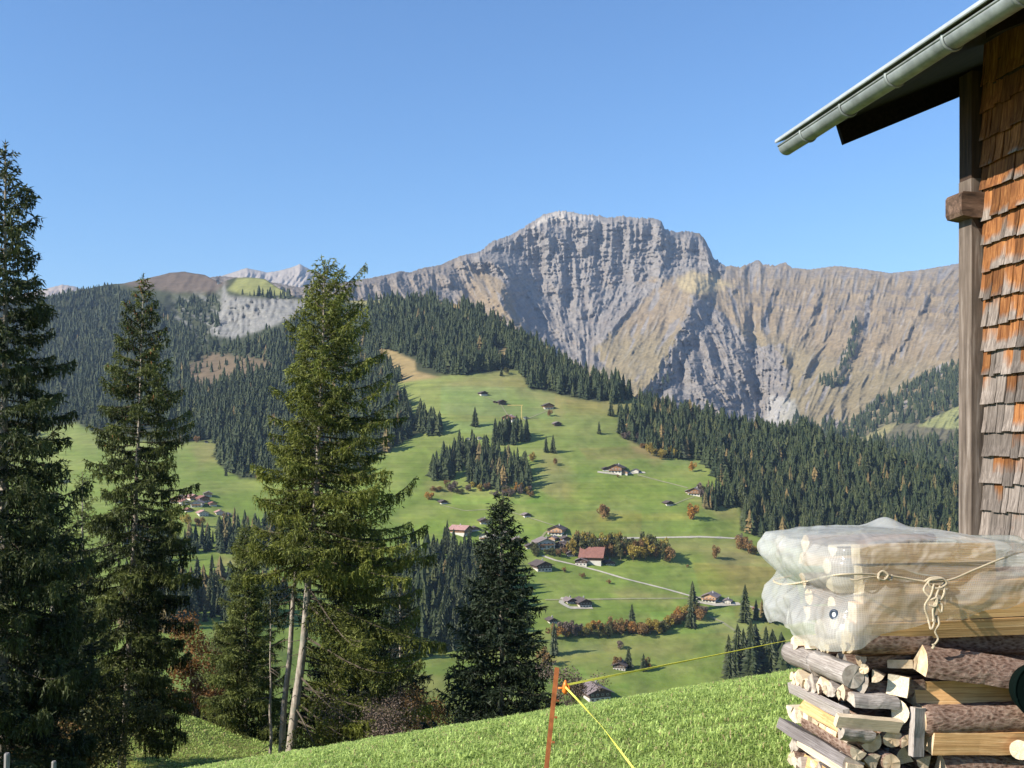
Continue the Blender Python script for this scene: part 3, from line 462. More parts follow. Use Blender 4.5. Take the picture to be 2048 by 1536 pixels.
def build_forest():
    n = len(REG); px = np.array([r[0] for r in REG]); py = np.array([r[1] for r in REG]); P = np.array([r[2] for r in REG]); h = np.array([r[3] for r in REG]); w = np.array([r[4] for r in REG]); v = np.array([r[5] for r in REG]); nam = np.array([r[6] for r in REG])
    app = h / P[:, 1] * F; ok = seen(px, py, app) & np.isin(nam, list(LBL)) & (v < .9)
    idx = np.where(ok)[0]; idx = idx[np.argsort(-app[idx])][:300 - len(SINGLES)]
    near = np.zeros(n, bool); near[idx] = True
    # the individual ones
    lib = []
    for k in range(6):
        V, T = cone_tree(17, 17, 40 + k, .42, (.9, 1, 1.1, 1.2, .95, 1.05)[k]); V[:, :2] += .006 * np.sin(V[:, 2:] * 31 + k); val = .25 + .5 * np.random.default_rng(k).uniform(0, 1, len(V))
        cr = mesh("crown", V, None, T, MAT_CONIFER, False, attrs={'val': val}); b = MB(); b.tube([(0, 0, -.03), (0, 0, .2), (0, 0, .8)], [.013, .010, .003], 6); lib.append((cr, b.mesh("trunk", MAT_TRUNK_FAR)))
    def plant(p, hh, ww, label, group=None, k=None):
        k = rng.integers(6) if k is None else k; t = empty("spruce_tree", tuple(p - np.array([0, 0, .4])), rng.uniform(0, 6.28))
        tag(t, label, "spruce tree", group)
        for nm_, me in (("crown", lib[k][0]), ("trunk", lib[k][1])): link(nm_, me, t, sc=(hh * ww * .9, hh * ww * .9, hh))
    for i in idx:
        lb, gr = LBL[nam[i]]
        if nam[i] == 'right': k_ = 0 if px[i] < 1420 else 1 if px[i] < 1580 else 2 if px[i] < 1740 else 3; a_ = ("at its left end", "left of its middle", "above the middle of the plastic sheet", "beside the barn's corner post")[k_]; lb = "spruce in the big right forest, " + a_; gr = gr + ", " + a_
        if nam[i] == 'valley': a_ = "upper rows" if py[i] < 1180 else "lower rows"; lb = "dark spruce in the " + a_ + " of the valley wood left of the near black spruce"; gr = gr + ", " + a_
        if nam[i] == 'bigright': lb = "large spruce in the " + ('left' if px[i] < 1510 else 'right') + " half of the clump under the yellow tape"
        plant(P[i], h[i], w[i], lb, gr)
    for x, y, hh, lb in SINGLES: plant(hs(x, y)[0], hh, 1.1 if y > 900 else 1.25, lb)
    # the rest of the woods: one object nobody could count
    VV = []; TT = []; AA = []; off = 0
    for lod, (T_, S_) in ((0, (8, 10)), (1, (5, 8))):
        tp = [cone_tree(T_, S_, 70 + k, .3) for k in range(8)]
        sel = np.where(~near & ((P[:, 1] < 1900) == (lod == 0)))[0]
        for k in range(8):
            s_ = sel[k::8]; V, T = tp[k]; a = rng.uniform(0, 6.28, len(s_)); ca, sa = np.cos(a), np.sin(a); hh = h[s_]; ww = w[s_] * hh * 1.12
            X = (V[None, :, 0] * ca[:, None] - V[None, :, 1] * sa[:, None]) * ww[:, None] + P[s_, 0][:, None]; Y = (V[None, :, 0] * sa[:, None] + V[None, :, 1] * ca[:, None]) * ww[:, None] + P[s_, 1][:, None]; Z = V[None, :, 2] * hh[:, None] + P[s_, 2][:, None] - .5
            VV.append(np.stack([X, Y, Z], -1).reshape(-1, 3)); TT.append((T[None] + (np.arange(len(s_)) * len(V))[:, None, None] + off).reshape(-1, 3)); AA.append(np.repeat(v[s_], len(V))); off += len(s_) * len(V)
    me = mesh("forest", np.concatenate(VV), None, np.concatenate(TT), MAT_FOREST, False, attrs={'val': np.concatenate(AA)})
    tag(link("forest", me), "dense spruce forest covering the slopes", kind="stuff"); print("forest trees", n, "individual", len(idx))
build_forest()

# ---- broadleaved trees and bushes in autumn colour
def blob_tree(seed, n=900, leaf=.085, sq=1.0, trunk=.16):
    r_ = np.random.default_rng(seed); lobes = r_.normal(0, .2, (9, 3)) * np.array([1, 1, .8 * sq]) + np.array([0, 0, .6]); lr = r_.uniform(.14, .27, 9)
    k = r_.integers(0, 9, n); d = r_.normal(0, 1, (n, 3)); d /= np.linalg.norm(d, axis=1)[:, None]; c = lobes[k] + d * (lr[k] * r_.uniform(.55, 1.05, n))[:, None] * np.array([1, 1, 1.05])
    c[:, 2] = np.maximum(c[:, 2], .1); u = r_.normal(0, 1, (n, 3)); u /= np.linalg.norm(u, axis=1)[:, None]; vv = np.cross(u, r_.normal(0, 1, (n, 3))); vv /= np.linalg.norm(vv, axis=1)[:, None]; s = leaf * r_.uniform(.6, 1.3, n)[:, None]
    V = np.stack([c - u * s * .6, c + vv * s * .55, c + u * s * .6, c - vv * s * .55], 1).reshape(-1, 3); q = np.arange(n * 4).reshape(-1, 4)
    b = MB(); b.tube([(0, 0, -.05), (.01, 0, trunk), (0, .01, .55)], [.03, .022, .008], 6)
    for i in range(6): b.tube([(0, 0, trunk + .03 * i), lobes[i] * .6 + np.array([0, 0, .08]), lobes[i]], [.012, .008, .003], 4)
    return (V, q, np.repeat(r_.uniform(0, 1, n), 4)), b
DMAT = {'orange': leafmat("orange_autumn_leaves", (.28, .12, .025), (.50, .27, .05), .3), 'yellow': leafmat("yellow_autumn_leaves", (.24, .17, .035), (.42, .32, .06), .3), 'russet': leafmat("russet_autumn_leaves", (.16, .095, .035), (.30, .17, .06), .25), 'olive': leafmat("olive_leaves", (.05, .06, .02), (.14, .13, .04), .25), 'bare': leafmat("bare_brown_twigs", (.10, .075, .055), (.18, .13, .10), .1)}
DLIB = {}
CW = {'orange': 'orange', 'yellow': 'yellow', 'olive': 'olive-green', 'bare': 'bare grey-brown', 'russet': 'rust-brown'}
def deciduous(px, py, h, w, colr, label, group=None, name="broadleaf_tree", p=None):
    if group:
        for k_ in ('autumn ', 'brown ', 'leafless ', 'garden '): label = label[len(k_):] if label.startswith(k_) else label
        mid = {'trees behind the red-roofed barn': 1242, 'bushes of the hedgerow': 1255, 'trees at the foot of the groves': 970, 'autumn trees at the forest edge': 1285, 'garden trees of the hamlet': 1097, 'trees around the forest farm': 1417}.get(group, 440)
        label = (CW[colr] + ' ' + label + (', left half' if px < mid else ', right half')).replace('bush in the russet hedgerow', 'bush in the hedgerow')
    key = (colr, int(rng.integers(4)))
    if key not in DLIB:
        (V, q, a), b = blob_tree(500 + key[1]); DLIB[key] = (mesh("crown", V, q, None, DMAT[colr], attrs={'val': a}), b.mesh("trunk", MAT_TRUNK_FAR))
    p = hs(px, py)[0] if p is None else p; t = empty(name, tuple(p), rng.uniform(0, 6.28)); tag(t, label, "bush" if "bush" in name else "tree", group)
    for nm_, me in zip(("crown", "trunk"), DLIB[key]): link(nm_, me, t, sc=(w, w, h))
    return t
DEC = [(1206, 1038, 15, 15, 'russet', "round rust-coloured tree alone in the green meadow"), (1386, 1040, 17, 13, 'orange', "bright orange tree near the forest edge"), (1385, 944, 12, 8, 'orange', "slim orange tree below the right forest"), (1300, 912, 16, 10, 'yellow', "yellow tree at the lower corner of the forest"), (1037, 985, 11, 9, 'orange', "orange tree at the foot of the mixed grove"), (860, 1000, 9, 9, 'orange', "low orange tree right beside the big near spruce"), (1100, 833, 9, 7, 'russet', "small reddish tree below the brown-roofed chalet"), (1066, 925, 12, 9, 'yellow', "yellow tree beside the tiny white house"), (1110, 930, 8, 6, 'russet', "pale rust bush on the tan patch of meadow"), (1432, 1118, 13, 8, 'russet', "slim rusty tree on the lower right meadow"), (1510, 1055, 14, 10, 'olive', "yellow-green tree at the forest edge above the tarp"),
       (1486, 1100, 15, 13, 'russet', "rusty tree left of the tarp, upper one"), (1497, 1108, 13, 12, 'russet', "rusty tree left of the tarp, lower one"), (1480, 1085, 9, 8, 'bare', "brown bush left of the rusty trees"), (1236, 955, 3.5, 3, 'russet', "tiny bush under the long farmstead"), (1128, 1145, 5, 4, 'russet', "small round bush below the lane bend"), (1165, 1157, 5, 5, 'russet', "low brown bush on the meadow below the lane"), (1218, 1168, 4, 4, 'russet', "tiny dark bush far right on the meadow below the lane"),
       (372, 1052, 11, 10, 'yellow', "yellow tree in front of the village"), (398, 1054, 10, 9, 'russet', "brown tree in front of the village"), (520, 962, 10, 9, 'russet', "rusty tree under the middle forest"), (395, 885, 10, 8, 'russet', "reddish tree at the edge of the left meadow"), (1375, 1135, 3, 3, 'russet', "lone little bush on the dry meadow"), (1400, 985, 11, 8, 'bare', "bare tree behind the forest farm"), (1560, 1110, 12, 10, 'orange', "orange tree partly behind the tarp"), (1450, 830, 10, 7, 'yellow', "pale yellow tree on the forest ridge"), (1012, 748, 10, 10, 'olive', "olive bush in the gap under the upper forest"), (1088, 1330, 12, 9, 'russet', "rusty bush beside the near black spruce"), (1240, 1298, 7, 6, 'bare', "bare bush below the hedgerow"), (1232, 1336, 9, 6, 'russet', "reddish tree left of the dark cottage"), (1292, 1340, 9, 7, 'russet', "brown bush right of the dark cottage"),
       (1512, 1110, 9, 8, 'yellow', "yellow bush beside the tarp")]
for d in DEC: deciduous(*d)
_yr = np.random.default_rng(11)
for i, x in enumerate(np.linspace(1146, 1338, 34)):          # the yellow row behind the red barn
    hh = _yr.uniform(15, 22); deciduous(x + _yr.uniform(-4, 4), 1110 + _yr.uniform(-8, 10) + (4 if x > 1240 else 0), hh, _yr.uniform(10, 14), ('yellow', 'yellow', 'olive', 'russet', 'olive')[i % 5], "autumn tree in the row behind the red-roofed barn", "trees behind the red-roofed barn")
HEDGE = [(1110, 1276), (1150, 1272), (1200, 1272), (1250, 1272), (1300, 1270), (1330, 1262), (1360, 1245), (1385, 1232), (1405, 1240)]
for i, s_ in enumerate(np.linspace(0, 1, 46)):
    k = s_ * (len(HEDGE) - 1); a = int(min(k, len(HEDGE) - 2)); f_ = k - a; x = HEDGE[a][0] * (1 - f_) + HEDGE[a + 1][0] * f_; y = HEDGE[a][1] * (1 - f_) + HEDGE[a + 1][1] * f_
    hh = _yr.uniform(7, 13); deciduous(x + _yr.uniform(-3, 3), y + _yr.uniform(-6, 5), hh, _yr.uniform(7, 10), ('russet', 'orange', 'bare', 'russet', 'olive', 'russet', 'yellow')[_yr.integers(7)], "bush in the russet hedgerow across the lower meadow", "bushes of the hedgerow", "hedgerow_bush")
for i in range(26):
    x = _yr.uniform(865, 1075); y = 968 + _yr.uniform(0, 18) + (x - 865) * .06; deciduous(x, y, _yr.uniform(5, 10), _yr.uniform(6, 9), ('bare', 'russet', 'bare', 'yellow', 'olive')[i % 5], "brown broadleaf tree along the foot of the groves", "trees at the foot of the groves")
for i in range(22):
    x, y = [(1260, 886), (1300, 905), (1330, 918), (1250, 870)][i % 4]; deciduous(x + _yr.uniform(-20, 25), y + _yr.uniform(-10, 2), _yr.uniform(7, 14), _yr.uniform(6, 9), ('bare', 'russet', 'yellow', 'russet')[i % 4], "autumn tree along the left edge of the right forest", "autumn trees at the forest edge")
for i in range(14): deciduous(_yr.uniform(1060, 1135), _yr.uniform(1096, 1116), _yr.uniform(4, 8), _yr.uniform(5, 8), ('olive', 'bare', 'olive', 'russet')[i % 4], "garden tree among the hamlet houses", "garden trees of the hamlet")
for i in range(10): deciduous(_yr.uniform(1395, 1440), _yr.uniform(982, 1008), _yr.uniform(6, 10), _yr.uniform(5, 8), ('bare', 'olive', 'russet')[i % 3], "leafless tree around the forest farm", "trees around the forest farm")
for i in range(12): deciduous(_yr.uniform(340, 540), _yr.uniform(1165, 1185), _yr.uniform(6, 11), _yr.uniform(6, 9), ('yellow', 'olive', 'russet')[i % 3], "autumn tree along the top of the lower copse", "autumn trees of the lower copse")
# ------------------------------------------------------------------ lanes, chalets and farms
def strip(name, pts, wid, m, label, lift=.35):
    P = np.array(pts, float); s = np.concatenate([[0], np.cumsum(np.hypot(*np.diff(P, axis=0).T))]); n = int(s[-1] / 2.5) + 2; ss = np.linspace(0, s[-1], n)
    px, py = np.interp(ss, s, P[:, 0]), np.interp(ss, s, P[:, 1]); c = hs(px, py); T = np.gradient(c, axis=0); T[:, 2] = 0; T /= np.linalg.norm(T, axis=1)[:, None]; Nn = np.stack([-T[:, 1], T[:, 0], 0 * T[:, 0]], -1)
    k = np.linspace(-1, 1, 5)[None, :, None]; V = c[:, None] + Nn[:, None] * k * wid / 2
    # drape: height of the sheet under each edge point, found by sliding along its own depth
    qx = V[..., 0] / V[..., 1] * F + CX; qy = HY - V[..., 2] / V[..., 1] * F
    for _ in range(6):
        h_ = hs(qx.ravel(), qy.ravel()).reshape(*qx.shape, 3); qy = qy + (h_[..., 1] - V[..., 1]) * .35
    z = hs(qx.ravel(), qy.ravel()).reshape(*qx.shape, 3)[..., 2]; V[..., 2] = np.clip(z, V[..., 2] - 2, V[..., 2] + 2) + lift
    tag(link(name, mesh(name, V, gridfaces(n, 5), None, m, True)), label, kind="structure")
MROAD = simple("pale_gravel_lane", (.40, .36, .28), .9, .12, .4); MTRACK = simple("worn_grass_track", (.24, .23, .12), .95, .15, .3)
strip("road", [(1190, 1080), (1230, 1077), (1300, 1076), (1400, 1074), (1450, 1076), (1480, 1078)], 3.4, MROAD, "pale lane running level below the open meadow")
strip("road", [(1085, 1112), (1110, 1121), (1150, 1130), (1200, 1143), (1250, 1158), (1330, 1178), (1380, 1192), (1440, 1204), (1500, 1213), (1550, 1230), (1640, 1250)], 2.8, MROAD, "pale lane slanting down from the hamlet to the lower farm")
strip("path", [(1090, 1200), (1130, 1200), (1250, 1198), (1375, 1197), (1390, 1196)], 2.2, MTRACK, "grassy track across the lower meadow")
strip("path", [(1275, 950), (1320, 962), (1375, 976)], 2.6, MTRACK, "grassy track between two farms")
strip("path", [(1420, 1234), (1445, 1245), (1470, 1262)], 3.0, MTRACK, "short dry track above the low spruces")
strip("path", [(1075, 1088), (1090, 1066), (1100, 1060)], 2.2, MTRACK, "short track up behind the hamlet")
strip("path", [(1195, 944), (1230, 948), (1290, 945)], 4.0, MROAD, "gravel yard of the long farmstead")
strip("path", [(1128, 1196), (1122, 1206), (1140, 1216), (1185, 1216)], 4.5, MROAD, "gravel loop around the lower farm")
strip("path", [(1395, 1204), (1430, 1210), (1480, 1208)], 6.0, MROAD, "gravel yard beside the orange-brown farm")
strip("path", [(880, 1010), (930, 1022), (1000, 1018), (1060, 1036), (1110, 1052)], 1.6, MTRACK, "faint worn track from the small barn down to the hamlet")
strip("path", [(966, 793), (985, 800), (1003, 811), (1018, 835), (1045, 842), (1096, 821)], 1.6, MTRACK, "faint track linking the highest barns and the crane house")
strip("path", [(1338, 1013), (1370, 1000), (1388, 994)], 1.6, MTRACK, "faint track from the lone dark barn to the forest farm")
HM = {'white': simple("white_plaster", (.52, .48, .41), .8, .08, .5), 'dark': simple("dark_weathered_timber", (.075, .05, .038), .9, .3, .6), 'brown': simple("brown_timber", (.22, .115, .055), .85, .3, .6), 'tan': simple("light_timber", (.42, .25, .14), .85, .2, .6),
      'rdark': simple("dark_shingle_roof", (.085, .065, .058), .85, .25, .5), 'rgrey': simple("grey_brown_roof", (.19, .15, .14), .85, .25, .5), 'rred': simple("red_tile_roof", (.21, .095, .07), .8, .2, .5), 'rpink': simple("faded_pink_roof", (.36, .20, .17), .8, .2, .5), 'glass': simple("dark_window_glass", (.04, .045, .05), .2, .1, 1.0, spec=.6), 'stone': simple("grey_stone", (.36, .34, .31), .9, .2, .6), 'grn': simple("pale_green_sheet", (.45, .6, .5), .6, .1, .5)}
def house(px, py, wpx, label, up='dark', roof='rdark', base='white', rot=0.0, deep=1.1, storeys=1.0, group=None, cat="house", name="chalet", pitch=.42, basef=.45):
    p = hs(px, py)[0]; w = wpx / F * p[1] * .84; d = w * deep; hw = max(2.4, w * .42 * storeys); rz = math.atan2(-p[0], p[1]) + math.radians(rot); r = empty(name, tuple(p + np.array([0, .3 * d, -.3])), rz); tag(r, label, cat, group)
    y0, y1 = -d * .4, d * .6; hb = hw * basef; rise = w / 2 * pitch; ov = w * .11 + .3
    b = MB(); b.box((0, (y0 + y1) / 2, hb / 2 - 1.5), (w * .97, (y1 - y0) * .98, hb + 3)); b.obj("stone_base", HM[base], r)
    b = MB(); b.prism([(-w / 2, y0, hb), (w / 2, y0, hb), (w / 2, y0, hw), (0, y0, hw + rise), (-w / 2, y0, hw)], (0, y1 - y0, 0)); b.obj("wall", HM[up], r)
    b = MB(); th = .28
    for s_ in (-1, 1):
        e = np.array([s_ * (w / 2 + ov), 0, hw - ov * pitch + .05]); k = np.array([0, 0, hw + rise + .05])
        P = [(e[0], y0 - ov, e[2]), (k[0], y0 - ov, k[2]), (k[0], y0 - ov, k[2] + th), (e[0], y0 - ov, e[2] + th)]; b.prism(P if s_ < 0 else P[::-1], (0, y1 - y0 + 2 * ov, 0))
    ro = b.obj("roof", HM[roof], r)
    if wpx > 22 and up != 'dark':
        b = MB(); b.box((0, y0 - .7, hb + .1), (w * .8, 1.3, .15)); b.box((0, y0 - 1.3, hb + .65), (w * .8, .1, .9)); b.obj("balcony", HM['brown'], r)
    if wpx > 18:
        b = MB(); b.box((w * .15, d * .2, hw + rise + .3), (.9, .9, 2.0)); b.obj("chimney", HM['stone'], ro)
        for row, zc in ((0, hb * .55), (1, hb + (hw - hb) * .5)):
            n = 3 if wpx < 30 else 4
            for i in range(n):
                x = (i - (n - 1) / 2) * w / (n + .3); f = MB(); f.box((x, y0 - .05, zc), (w * .11, .12, hw * .2)); wo = f.obj("window", HM['white'] if row else HM['glass'], r)
                g = MB(); g.box((x, y0 - .13, zc), (w * .08, .06, hw * .15)); g.obj("pane", HM['glass'], wo)
    return r
house(966, 791, 17, "dark barn on a white base, highest on the open meadow", rot=25, name="barn", cat="barn")
house(1003, 809, 18, "dark hay barn with a row of small sheds beside it", rot=20, name="barn", cat="barn", base='dark'); house(989, 806, 6, "tiny dark shed left of the hay barn", base='dark', name="shed", cat="shed")
house(1018, 842, 24, "farmhouse with a faded pink roof under the crane", 'brown', 'rpink', rot=-20); house(1096, 818, 23, "chalet with a wide dark brown roof right of the crane", 'brown', 'rdark', rot=15); house(1114, 852, 17, "small hut with a dark roof below the brown-roofed chalet", 'dark', 'rgrey', base='dark', rot=20, name="hut", cat="hut")
house(1051, 838, 9, "small white building at the foot of the crane", 'white', 'rgrey', rot=10); house(936, 880, 9, "small white house peeping over the slanting grove", 'white', 'rgrey'); house(959, 879, 10, "low white house between the tall slim spruce and the grove", 'white', 'rgrey', rot=15); house(1062, 914, 9, "tiny bright white house at the top right of the mixed grove", 'white', 'rdark', rot=10)
house(1233, 946, 34, "large brown farmhouse in the middle of the long farmstead", 'brown', 'rdark', rot=-12, deep=1.2); house(1212, 942, 16, "dark outbuilding left of the long farmstead", 'dark', 'rdark', rot=10, name="barn", cat="barn"); house(1250, 949, 15, "pale timber annex in front of the long farmstead", 'tan', 'rgrey', rot=-10); house(1271, 945, 18, "low white shed at the right end of the long farmstead", 'white', 'rgrey', rot=-8, storeys=.7, name="shed", cat="shed")
house(1391, 991, 30, "brown farmhouse with a white base beside the forest edge", 'brown', 'rgrey', rot=-10); house(1406, 984, 16, "grey-roofed barn tucked behind the forest farmhouse", 'dark', 'rgrey', rot=15, name="barn", cat="barn"); house(1377, 986, 13, "small shed left of the forest farmhouse", 'brown', 'rgrey', name="shed", cat="shed")
house(1338, 1011, 18, "dark barn on a bright white base alone in the meadow", rot=28, name="barn", cat="barn"); house(886, 1008, 16, "small dark barn on a white base near the big spruce", rot=25, name="barn", cat="barn"); house(1053, 1034, 16, "small dark barn with a pale base above the hamlet", 'dark', 'rgrey', rot=25, name="barn", cat="barn")
house(968, 1048, 22, "brown chalet above the white houses left of the black spruce top", 'brown', 'rdark', rot=15); house(924, 1070, 36, "long house with a faded pink roof", 'brown', 'rpink', rot=60, deep=1.1); house(970, 1082, 24, "white house beside the top of the black spruce", 'white', 'rdark', rot=-15, storeys=1.4); house(994, 1084, 22, "tall white house behind the black spruce", 'white', 'rgrey', rot=10, storeys=1.5); house(1036, 1086, 22, "white house right of the black spruce top", 'tan', 'rgrey', rot=12)
house(1113, 1070, 36, "big chalet with a peach gable at the top of the hamlet", 'tan', 'rdark', rot=-14); house(1090, 1098, 42, "wide white chalet at the centre of the hamlet", 'white', 'rgrey', rot=14, basef=.6); house(1122, 1096, 26, "dark chalet at the right of the hamlet", 'dark', 'rgrey', rot=-22, base='dark'); house(1072, 1090, 15, "small hamlet shed at the left", 'brown', 'rgrey', rot=10, name="shed", cat="shed")
house(1190, 1127, 48, "large barn with a long red roof", 'brown', 'rred', rot=82, deep=1.0, name="barn", cat="barn", pitch=.75); house(1164, 1130, 28, "dark gabled house left of the red-roofed barn", 'dark', 'rgrey', rot=-10); house(1219, 1130, 22, "low dark shed right of the red-roofed barn", 'dark', 'rdark', rot=20, name="shed", cat="shed", storeys=.7)
house(1217, 1094, 22, "dark-roofed house with a white base above the red barn", rot=22); house(1084, 1142, 38, "dark-roofed barn low on the left of the lane", 'dark', 'rdark', rot=25, name="barn", cat="barn")
house(1167, 1214, 32, "dark-roofed farmhouse with a white front in the lower meadow", 'dark', 'rdark', rot=22, deep=1.3); house(1140, 1206, 24, "low shed behind the lower farmhouse", 'dark', 'rgrey', rot=30, name="shed", cat="shed", storeys=.7); house(1422, 1204, 34, "orange-brown farmhouse beside the slanting lane", 'tan', 'rgrey', rot=-14); house(1455, 1207, 20, "low white building right of the orange-brown farmhouse", 'white', 'rgrey', rot=-6, storeys=.6); house(1390, 1200, 12, "small white shed left of the orange-brown farmhouse", 'white', 'rgrey', name="shed", cat="shed")
house(1104, 1246, 20, "dark hut at the left end of the hedgerow", rot=25, name="hut", cat="hut"); house(1241, 1340, 30, "dark cottage with a bright white ground floor", rot=-10); house(1192, 1402, 56, "long dark farmhouse just above the near grass", 'dark', 'rgrey', rot=24, deep=1.3); house(1158, 1392, 24, "low grey shed left of the long dark farmhouse", 'stone', 'rgrey', rot=15, storeys=.6, name="shed", cat="shed"); house(1510, 1222, 10, "tiny red-brown shed on the lower lane", 'brown', 'rred', name="shed", cat="shed"); house(1498, 1062, 16, "low dark shed at the forest edge above the tarp", 'dark', 'rdark', rot=10, name="shed", cat="shed", storeys=.6)
house(1912, 1000, 18, "pinkish house beside the barn's corner post", 'white', 'rpink', rot=10); house(437, 568, 9, "white hut on the saddle above the cliff", 'white', 'rgrey', name="hut", cat="hut"); house(757, 598, 9, "hut on the grassy ridge top, left of two", 'brown', 'rgrey', name="hut", cat="hut"); house(790, 597, 11, "pale hut on the grassy ridge top, right of two", 'white', 'rgrey', name="hut", cat="hut"); house(412, 858 + 28, 8, "tiny hut at the top of the left meadow", 'dark', 'rdark', name="hut", cat="hut"); house(453, 903, 7, "tiny barn under the left meadow's forest edge", 'dark', 'rdark', name="hut", cat="hut")
for i, (x, y, w_, up_, rf_, lb) in enumerate([(352, 1006, 18, 'brown', 'rred', "red-roofed village house furthest left"), (368, 1010, 16, 'white', 'rred', "white village house with a red roof"), (383, 1000, 16, 'tan', 'rpink', "upper village house with a pink roof"), (392, 1014, 20, 'white', 'rgrey', "wide white village house in the lower row"), (404, 1004, 18, 'brown', 'rred', "brown village house with a red roof"), (414, 993, 14, 'tan', 'rgrey', "village house highest on the right"), (438, 1030, 14, 'white', 'rpink', "white house right of the village"), (451, 1034, 12, 'tan', 'rgrey', "small house furthest right of the village"), (404, 1032, 16, 'white', 'rpink', "white house low in the village")]):
    house(x, y, w_ * 1.35, lb, up_, rf_, rot=(-25, 15, 30, -10, 20, 0, 10, -20, 15)[i])
house(130, 966, 14, "white house glimpsed between the two left spruces", 'white', 'rgrey'); house(108, 992, 16, "grey-roofed house glimpsed below the white one", 'tan', 'rgrey'); house(520, 1168, 20, "low pale house above the lower copse", 'tan', 'rdark', rot=10); house(320, 952, 14, "white house glimpsed through the second spruce", 'white', 'rgrey'); house(236, 1006, 10, "white house behind the second spruce's trunk", 'white', 'rgrey')
for x, y, w_, up_, rf_, ro_, lb in [(1132, 1084, 22, 'brown', 'rdark', 15, "brown chalet under the big peach-gabled one"), (1104, 1082, 20, 'tan', 'rgrey', -20, "pale timber house squeezed between the hamlet's big chalets"), (1060, 1098, 20, 'brown', 'rdark', 10, "brown chalet at the left edge of the hamlet"), (1140, 1112, 20, 'dark', 'rgrey', 20, "dark hut between the hamlet and the red barn"), (1012, 1072, 18, 'brown', 'rgrey', 20, "brown house above the black spruce's right shoulder"), (950, 1062, 18, 'brown', 'rdark', 12, "small brown house behind the pink-roofed long house"), (1196, 1092, 13, 'brown', 'rdark', 10, "small brown shed above the red barn"), (376, 1024, 16, 'brown', 'rred', 20, "brown village house in the lower left row"), (362, 996, 14, 'white', 'rpink', -10, "pale village house above the left row"), (424, 1012, 16, 'tan', 'rred', 15, "village house with a red roof at the right end")]:
    house(x, y, w_, lb, up_, rf_, rot=ro_)
def crane():
    p = hs(1043, 840)[0]; r = empty("tower_crane", tuple(p), 0); tag(r, "thin yellow tower crane beside the pink-roofed farmhouse", "crane"); m = simple("pale_yellow_steel", (.62, .45, .16), .5, .1, 2.0); k = p[1] / F; h = 29 * k
    b = MB(); w = .8
    for sx in (-1, 1):
        for sy in (-1, 1): b.tube([(sx * w / 2, sy * w / 2, 0), (sx * w / 2, sy * w / 2, h)], .14, 4)
    for i in range(10): z0 = i * h / 10; b.tube([(-w / 2, -w / 2, z0), (w / 2, -w / 2, z0 + h / 10)], .1, 4); b.tube([(w / 2, w / 2, z0), (-w / 2, w / 2, z0 + h / 10)], .1, 4)
    b.obj("mast", m, r); b = MB(); L = 28 * k
    for z in (0, .7): b.tube([(2.0, 0, h + z), (-L, 0, h + z)], .16, 4)
    for i in range(14): b.tube([(-i * L / 14, 0, h), (-(i + 1) * L / 14, 0, h + .7)], .08, 4)
    b.obj("jib", m, r)
crane()
# ------------------------------------------------------------------ the spruces close by
def barkmat(name, c1, c2):
    m, t, b = nm(name); b.inputs['Roughness'].default_value = .9; b.inputs['Specular IOR Level'].default_value = .15
    co = coords(t, 'Object', (1, 1, .25)); v = noise(t, 14, 6, .65, co); col = ramp(t, v, [(.3, c1), (.68, c2)])
    t.links.new(mixc(t, ramp(t, noise(t, 3.0, 3, .5, coords(t, 'Object')), [(.5, (0, 0, 0)), (.7, (1, 1, 1))]), col, (.22, .22, .17)), b.inputs['Base Color']); bump(t, b, v, .9, .02); return m
BARK = barkmat("spruce_bark", (.14, .11, .085), (.50, .43, .35)); TWIG = simple("bare_spruce_twigs", (.10, .078, .058), .9, .3, 6.0)
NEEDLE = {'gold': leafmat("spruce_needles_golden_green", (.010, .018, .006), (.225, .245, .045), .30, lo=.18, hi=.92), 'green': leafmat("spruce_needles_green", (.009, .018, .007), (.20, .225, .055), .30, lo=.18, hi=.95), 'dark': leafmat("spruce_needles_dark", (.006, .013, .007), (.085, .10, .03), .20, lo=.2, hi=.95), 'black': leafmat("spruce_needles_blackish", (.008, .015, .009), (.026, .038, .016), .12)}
CONE = simple("spruce_cones", (.20, .085, .03), .8, .3, 20.0)
def leaf_tris(pos, dr, ln, wd, r_):
    n = len(pos); q = np.cross(dr, r_.normal(0, 1, (n, 3))); q /= np.linalg.norm(q, axis=1)[:, None] + 1e-9; q = q * (wd * .5)[:, None]
    return np.stack([pos - q, pos + q, pos + dr * ln[:, None]], 1)
